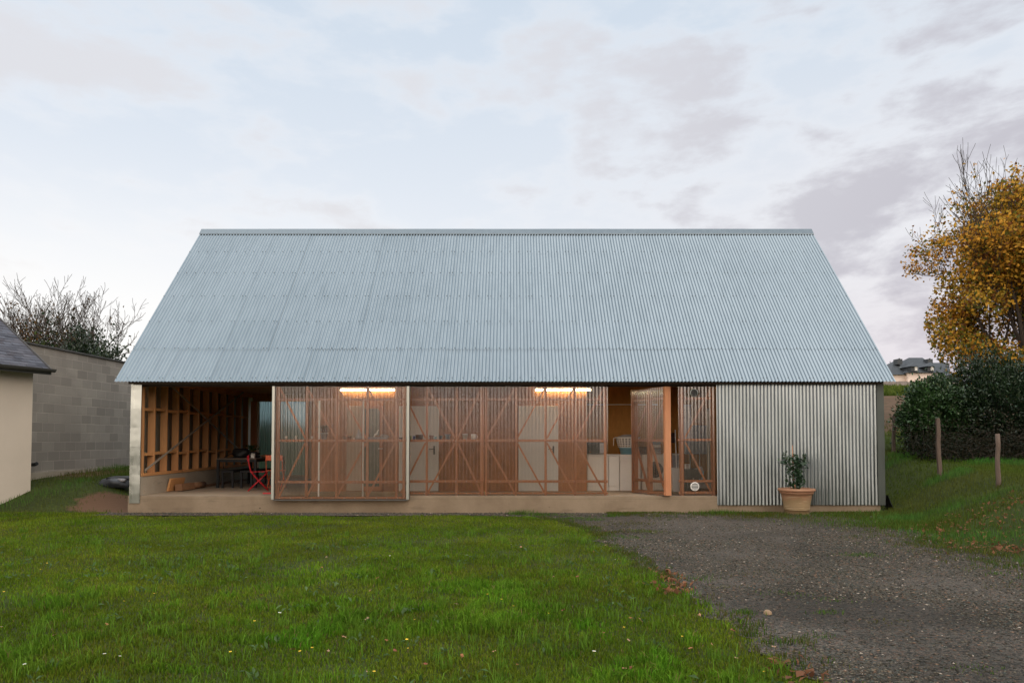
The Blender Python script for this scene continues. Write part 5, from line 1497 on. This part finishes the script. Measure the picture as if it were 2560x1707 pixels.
# autumn tree
TX, TY = 19.4, 28.0; TZ = float(gz(TX, TY))
at_ = root('autumn_tree', (TX, TY, TZ), 'tall tree with orange and yellow autumn leaves and bare upper twigs', 'tree')
polys, tips = [], []
rnd = random.Random(5)
for k in range(9):
    a = 2 * math.pi * k / 9 + .3; tilt = (.62, .38, .5)[k % 3]
    p_, t_ = skeleton((math.cos(a) * .15, math.sin(a) * .15, .5 + .12 * k), (math.cos(a) * tilt, math.sin(a) * tilt, 1), 4.9, .15, 4, (4, 4, 4, 3), 100 + k, .62, .22, (.62, .6, .6, .55, .5), .11)
    polys += p_; tips += t_
b = tubes(polys, .009); b.tube([(0, 0, -.3), (.05, 0, .8), (0, .05, 1.8)], [.42, .34, .26], 10); b.build('trunk', 'bark', at_, True)
for v in at_.children[0].data.vertices: v.co = (v.co.x * .75, v.co.y * .78, v.co.z * .93)
T = np.array([tuple(p) for p, d in tips]) * np.array([.75, .78, .93]); rr = np.random.default_rng(9)
H = T[:, 2]
rad_ = np.hypot(T[:, 0], T[:, 1])
cl_ = vnoise(T[:, 0] * 1.0, T[:, 2] + T[:, 1] * .7, .55, 21)
top = 7.9 + 2.2 * (cl_ - .5) + np.clip((T[:, 0] + 1.4) * 1.1, -1.6, 5.0)
keep = rr.uniform(0, 1, len(T)) < np.clip(1.15 - (H - top) / 1.0, 0.03, 1) * (.25 + .75 * (vnoise(T[:, 0] + T[:, 1] * .4, T[:, 2], 1.3, 29) > .36))
Tk = T[keep]; rep = 9
P = np.repeat(Tk, rep, axis=0) + rr.normal(0, .17, (len(Tk) * rep, 3))
low = rr.normal(0, 1, (44000, 3)); low /= np.linalg.norm(low, axis=1, keepdims=True); low = low * (rr.uniform(.35, 1, (44000, 1)) ** .45) * np.array([3.9, 3.6, 3.4]) + np.array([.3, 0, 4.4])
g1 = vnoise(low[:, 0] + low[:, 1] * .6, low[:, 2] - low[:, 1] * .5, 1.0, 23)
P = np.concatenate([P, low[g1 > .40]])
if len(P) > 100000: P = P[rr.permutation(len(P))[:100000]]
q = vnoise(P[:, 0] + P[:, 1] * .5, P[:, 2], .9, 22) * .6 + rr.uniform(0, 1, len(P)) * .4
c = mixc((.43, .29, .032), (.70, .35, .042), np.clip((q - .2) / .5, 0, 1)); gr = rr.uniform(0, 1, len(P)) < .22 + .2 * (P[:, 2] < 4.5)
c[gr] = mixc((.10, .115, .015), (.20, .18, .025), rr.uniform(0, 1, gr.sum())); br = rr.uniform(0, 1, len(P)) < .16; c[br] = (.20, .075, .02)
c *= rr.uniform(.6, 1.3, (len(P), 1))
link('crown', leaves('crown', P, rr.uniform(.08, .17, len(P)), c, 'leaf', up=.25, aspect=.75), at_)

# bare trees behind the block wall
def bare_tree(px, y, htop, label, seed, nst=5, L=3.0, leafn=0, lcol=((.10, .06, .02), (.2, .11, .03)), ivy=0, rmin=.0095, tilt=.62):
    c0 = at(px, 1000, y); z0 = float(gz(c0.x, y))
    r = root('bare_tree', (c0.x, y, z0), label, 'tree', 'trees behind the block wall')
    polys, tips = [], []
    for k in range(nst):
        a = 2 * math.pi * k / nst + seed; tl = tilt * (.5 + .5 * ((k * 7) % 3) / 2)
        p_, t_ = skeleton((.1 * math.cos(a), .1 * math.sin(a), htop * .2), (math.cos(a) * tl, math.sin(a) * tl, 1), L, .13, 4, (4, 4, 3, 3), seed * 10 + k, .62, .17, (.66, .62, .58, .54, .5), .09)
        polys += p_; tips += t_
    b = tubes(polys, rmin); b.tube([(0, 0, -.3), (0, 0, htop * .25)], [.3, .2], 8); tr = b.build('trunk', 'bark', r, True)
    zmax = max(v[2] for v in b.v); sc = htop / zmax
    for v in tr.data.vertices: v.co *= sc
    T = np.array([tuple(p) for p, d in tips]) * sc; rr = np.random.default_rng(seed)
    PP, CC, SZ_ = [], [], []
    if leafn:
        wgt = np.clip(1.15 - T[:, 2] / htop, .03, 1); idx = rr.choice(len(T), leafn, p=wgt / wgt.sum()); P = T[idx] + rr.normal(0, .16, (leafn, 3))
        PP.append(P); CC.append(mixc(lcol[0], lcol[1], rr.uniform(0, 1, leafn)) * rr.uniform(.6, 1.3, (leafn, 1))); SZ_.append(rr.uniform(.09, .17, leafn))
    if ivy:
        big = [(p, k) for p, _, k in polys if k <= 1]
        for _ in range(ivy):
            p, k = big[rr.integers(len(big))]; i = rr.integers(len(p) - 1); f = rr.uniform(); v = np.array(p[i].lerp(p[i + 1], f)) * sc
            if v[2] > htop * .74: continue
            PP.append((v + rr.normal(0, .24, 3))[None]); CC.append((np.array((.018, .035, .012)) * rr.uniform(.6, 1.6))[None]); SZ_.append(np.array([rr.uniform(.10, .18)]))
    if PP: link('crown', leaves('crown', np.concatenate(PP), np.concatenate(SZ_), np.concatenate(CC), 'leaf', up=.3, aspect=.8), r)
    return r
bare_tree(50, 38, 7.4, 'bare tree with brown leaves low down, nearest the slate roof', 3, 5, 3.0, 1500, ((.09, .055, .02), (.20, .10, .03)), 500)
bare_tree(140, 38, 8.6, 'tallest leafless tree with ivy on its stems behind the block wall', 4, 5, 3.2, 300, ((.10, .06, .03), (.14, .09, .03)), 2600)
bare_tree(190, 36, 6.0, 'ivy-covered tree right of the tallest bare tree', 6, 4, 2.6, 250, ((.08, .06, .03), (.10, .09, .03)), 2600, .009)
bare_tree(228, 35, 4.0, 'small bare tree closest to the barn eave', 8, 3, 2.2, 500, ((.05, .045, .02), (.12, .08, .03)), 900, .009, .45)
bare_tree(2227, 108, 4.5, 'far leafless tree showing beside the distant house roof', 9, 4, 1.7, 0, rmin=.03)['group'] = 'far trees'

# shrubs
def shrub(name, c, rx, ry, rz_, n, size, cols, label, seed, cat='shrub', mat='leaf_gloss', clumps=90, group=None, up=.4, thick=.16, base=.25, fill=.35):
    zg = float(gz(c[0], c[1])); r = root(name, (c[0], c[1], zg), label, cat, group); rr = np.random.default_rng(seed)
    d = rr.normal(size=(clumps, 3)); d /= np.linalg.norm(d, axis=1, keepdims=True)
    rad = rr.uniform(.68, 1.16, (clumps, 1)); K = d * rad * np.array([rx, ry, rz_]); K[:, 2] += rz_ * (1 - base * .5)
    lowk = K[:, 2] < rz_ * base; K[lowk, 2] = rr.uniform(.05, .35, lowk.sum()) * rz_
    taper = .65 + .35 * np.clip(K[:, 2] / (rz_ * .8), 0, 1); K[:, 0] *= taper; K[:, 1] *= taper
    idx = rr.integers(clumps, size=n); sp = thick * (rx + rz_) / 2
    P = K[idx] + rr.normal(0, sp, (n, 3)) * rr.uniform(.4, 1.2, (n, 1))
    f = rr.uniform(0, 1, n) < fill; P[f] = P[f] * np.array([.75, .75, .95]) 
    P[:, 2] = np.abs(P[:, 2]) + .02
    ct = rr.uniform(0, 1, clumps)[idx]
    C = mixc(cols[0], cols[1], np.clip(ct * .7 + rr.uniform(0, 1, n) * .3, 0, 1)) * rr.uniform(.7, 1.25, (n, 1))
    if len(cols) > 2: k = rr.uniform(0, 1, n) < .07; C[k] = cols[2]
    D = P - np.array([0, 0, rz_ * .5]); D /= np.linalg.norm(D, axis=1, keepdims=True) + 1e-6
    link('foliage', leaves('foliage', P, rr.uniform(.65, 1.3, n) * size, C, mat, up=up, aspect=.45, D=D), r)
    b = MB()
    for k in range(min(26, clumps)):
        q = K[k]; b.tube([(q[0] * .1, q[1] * .1, -.05), (q[0] * .45, q[1] * .45, q[2] * .5), tuple(q)], [.022, .014, .006], 5, False)
    b.build('stem', 'bark', r, True)
    return r
DG = ((.014, .034, .012), (.034, .075, .022), (.07, .10, .05))
shrub('laurel_shrub', (12.02, 21.6), .78, .8, 1.08, 20000, .11, ((.018, .045, .014), (.05, .11, .03), (.12, .16, .08)), 'rounded glossy green laurel bush behind the middle fence post', 51, clumps=130)
shrub('dark_shrub', (13.9, 21.4), 1.75, 1.3, 1.40, 36000, .10, ((.010, .024, .010), (.024, .05, .018), (.06, .08, .04)), 'large dark evergreen shrub under the autumn tree', 52, clumps=150)
shrub('dark_shrub', (16.4, 21.6), 1.6, 1.3, 1.62, 26000, .10, ((.012, .026, .012), (.028, .055, .02), (.06, .08, .04)), 'dark evergreen shrub cut by the right edge of the photo', 53, clumps=130)
# dry brambles in front of the shrubs
g = (13.2, 18.9); zg = float(gz(*g)); t = root('bramble_thicket', (g[0], g[1], zg), 'tangle of dry brown bramble stems at the foot of the shrubs', 'brambles')
rr = np.random.default_rng(61); b = MB()
for k in range(80):
    xx, yy = rr.uniform(-2.6, 2.4), rr.uniform(-.7, 1.5); hh = rr.uniform(.2, .95) * (.5 + .5 * smooth01((yy + .9) / 1.6)); ax_, ay_ = rr.normal(0, .35), rr.normal(0, .3)
    z0 = float(gz(g[0] + xx, g[1] + yy)) - zg
    b.tube([(xx, yy, z0 - .02), (xx + ax_ * .4, yy + ay_ * .4, z0 + hh * .75), (xx + ax_, yy + ay_, z0 + hh), (xx + ax_ * 1.9, yy + ay_ * 1.9, z0 + hh * .8)], [.005, .004, .004, .003], 4, False)
b.build('stem', pm('dry_stem', (0.04, 0.026, 0.018), .5, 1.2, rough=.9, bump=0), t, True)
n = 11000; xx, yy = rr.uniform(-2.7, 2.9, n), rr.uniform(-.1, 1.9, n); P = np.stack([xx, yy, gz(g[0] + xx, g[1] + yy) - zg + np.abs(rr.normal(0, .42, n))], -1)
link('foliage', leaves('foliage', P, rr.uniform(.05, .1, n), mixc((.010, .017, .008), (.032, .024, .012), rr.uniform(0, 1, n)), 'leaf'), t)  # hedge-foot shadow put into the near-black leaf colours, stems darkened likewise
# greenery over the block wall
shrub('wall_shrub', (-22.6, 36), 1.5, .9, 2.55, 5000, .20, ((.03, .055, .015), (.09, .12, .025)), 'pale green shrub showing above the coping near the slate roof', 54, mat='leaf', clumps=50)
shrub('wall_shrub', (-19.4, 34), 1.0, .8, 2.8, 6500, .17, ((.010, .022, .010), (.022, .04, .016)), 'dark holly-like shrub above the far end of the block wall', 55, clumps=60)
shrub('wall_shrub', (-17.1, 32), .7, .7, 2.35, 3200, .15, ((.012, .026, .012), (.028, .05, .018)), 'small dark shrub tucked between block wall and barn eave', 56, clumps=40)
shrub('garden_hedge', (-11.0, 32), 3.2, 1.0, 2.4, 6000, .16, ((.015, .04, .02), (.03, .07, .03)), 'green hedge seen dimly through the clouded rear window', 57, cat='hedge', clumps=70)

# ------------------------------------------------------------------ the far side of the field
g0, g1 = at(2190, 972, 75), at(2420, 968, 75)
b = MB(); zb = float(gz((g0.x + g1.x) / 2, 75))
sw = root('stone_wall', ((g0.x + g1.x) / 2, 75, zb), 'low grey stone wall beyond the ploughed field', 'wall')
P = []
xs_ = np.linspace(g0.x - 3, g1.x + 12, 60); rr = np.random.default_rng(71)
ztop = at(2240, 953, 75).z
for k in range(59): b.box(xs_[k], xs_[k + 1] - .01, 75, 75.4, zb - 1.5, ztop + rr.normal(0, .05))
b.build('stonework', 'stone_wall', sw)
n = 9000; xx = rr.uniform(26, 52, n); yy = rr.uniform(60, 74.6, n)
tag(link('field_margin_grass', blades('field_margin_grass', np.stack([xx, yy, gz(xx, yy)], -1), rr.uniform(.25, .7, n), rr.uniform(.08, .16, n), mixc((.05, .085, .012), (.12, .15, .03), rr.uniform(0, 1, n)), .6)), 'tall green grass strip between field and stone wall', 'grass', kind='stuff')
n = 5200; xx = rr.uniform(9, 40, n); yy = rr.uniform(26.5, 33, n)
tag(link('field_edge_grass', blades('field_edge_grass', np.stack([xx, yy, gz(xx, yy)], -1), rr.uniform(.08, .24, n), rr.uniform(.02, .05, n), mixc((.07, .09, .02), (.15, .12, .04), rr.uniform(0, 1, n)), .7)), 'thin grass at the near edge of the ploughed field', 'grass', kind='stuff')
YH = 88.0
def Q(u, v, y=YH): return at(2180 + u / 9.408, 870 + v / 9.408, y)
def hip(b, u0, u1, v_eave, ur0, ur1, v_ridge, y0, dep):
    a, c, e, f = Q(u0, v_eave, y0), Q(u1, v_eave, y0), Q(ur0, v_ridge, y0 + dep / 2), Q(ur1, v_ridge, y0 + dep / 2)
    A2, C2 = Vector((a.x, y0 + dep, a.z)), Vector((c.x, y0 + dep, c.z))
    b.add([a, c, f, e, A2, C2], [(0, 1, 2, 3), (1, 5, 2), (5, 4, 3, 2), (4, 0, 3)])
fh = root('slate_roofed_house', Q(1000, 860), 'distant pink-cream house with a steep dark slate roof across the field', 'house')
def fbox(b, u0, u1, v0, v1, y0, dep):
    a, c = Q(u0, v1, y0), Q(u1, v0, y0); b.box(a.x, c.x, y0, y0 + dep, a.z, c.z)
b = MB(); fbox(b, 470, 850, 618, 1000, YH + .6, 8); b.build('wall', 'render_pink', fh)
b = MB(); fbox(b, 846, 1560, 572, 1000, YH, 9.5); b.build('wall', 'render_pink', fh)
b = MB(); hip(b, 380, 855, 622, 545, 860, 293, YH + .2, 9); b.build('roof', 'slate_far', fh)
b = MB(); hip(b, 828, 1715, 575, 868, 1185, 226, YH - .4, 10.5); r2 = b.build('roof', 'slate_far', fh)
b = MB(); hip(b, 1380, 1850, 585, 1400, 1800, 345, YH + 2.5, 7); b.build('roof', 'slate_far', fh)
for (u0, u1, v0, v1) in ((600, 715, 255, 380), (1315, 1430, 255, 420)):
    b = MB(); fbox(b, u0, u1, v0, v1, YH + 2.6, 1.0); fbox(b, u0 + 40, u0 + 62, v0 - 18, v0 - 1, YH + 2.9, .2); b.build('chimney', 'slate_far', r2)
for (u0, u1) in ((925, 1075), (1310, 1455)):
    b = MB(); fbox(b, u0, u1, 425, 545, YH - .3, 3); dm = b.build('dormer', 'slate_far', fh)
    b = MB(); hip(b, u0 - 25, u1 + 25, 427, (u0 + u1) / 2 - 8, (u0 + u1) / 2 + 8, 330, YH - .6, 2.6); b.build('dormer_roof', 'slate_far', dm)
    b = MB(); fbox(b, u1 - 68, u1 - 8, 436, 528, YH - .36, .05); b.build('window', 'white', dm)
def slope_pane(u0, u1, v0, v1, uo, ya, yb_):
    a, c, d_, e = Q(u0, v0, yb_), Q(u1, v0, yb_), Q(u1 + uo, v1, ya), Q(u0 + uo, v1, ya)
    b = MB(); b.add([e, d_, c, a, e + Vector((0, .1, -.1)), d_ + Vector((0, .1, -.1)), c + Vector((0, .1, -.1)), a + Vector((0, .1, -.1))], [(0, 1, 2, 3), (4, 5, 1, 0), (5, 6, 2, 1), (6, 7, 3, 2), (7, 4, 0, 3)])
    b.build('skylight', 'trim', fh)
slope_pane(640, 695, 442, 488, 22, YH + 1.7, YH + 2.2)
slope_pane(1150, 1255, 450, 492, 18, YH + .6, YH + 1.2)
gh = root('grey_garage', Q(1900, 760, 84), 'distant dark grey garage right of the pink-cream house', 'garage')
b = MB(); a, c = Q(1700, 800, 84), Q(2150, 640, 84); b.box(a.x, c.x, 84, 89, a.z - 1.5, c.z); b.build('wall', 'darkgrey', gh)
b = MB(); hip(b, 1690, 2160, 642, 1760, 2090, 590, 83.8, 5.4); b.build('roof', 'slate_far', gh)
shrub('far_hedge', (Q(490, 840, 77).x, 78.5), .75, .4, .42, 500, .14, ((.03, .05, .015), (.06, .09, .03)), 'small dark hedge in front of the distant house wall', 58, cat='hedge', mat='leaf', clumps=24)

# unseen tree mass behind the camera, added to darken the steel wall reflections
rr = np.random.default_rng(91); n = 9000
xx = rr.uniform(0.5, 46, n); P = np.stack([xx, -16 - .15 * xx + rr.normal(0, 1.6, n), rr.uniform(0, 1, n) * (6.5 + 2.5 * np.sin(xx * .5))], -1)
tag(link('unseen_treeline', leaves('unseen_treeline', P, rr.uniform(.6, 1.1, n), mixc((.02, .035, .012), (.05, .06, .02), rr.uniform(0, 1, n)), 'leaf', aspect=.8)), 'dark unseen tree mass added behind the camera for the steel wall reflections', 'trees', kind='stuff')
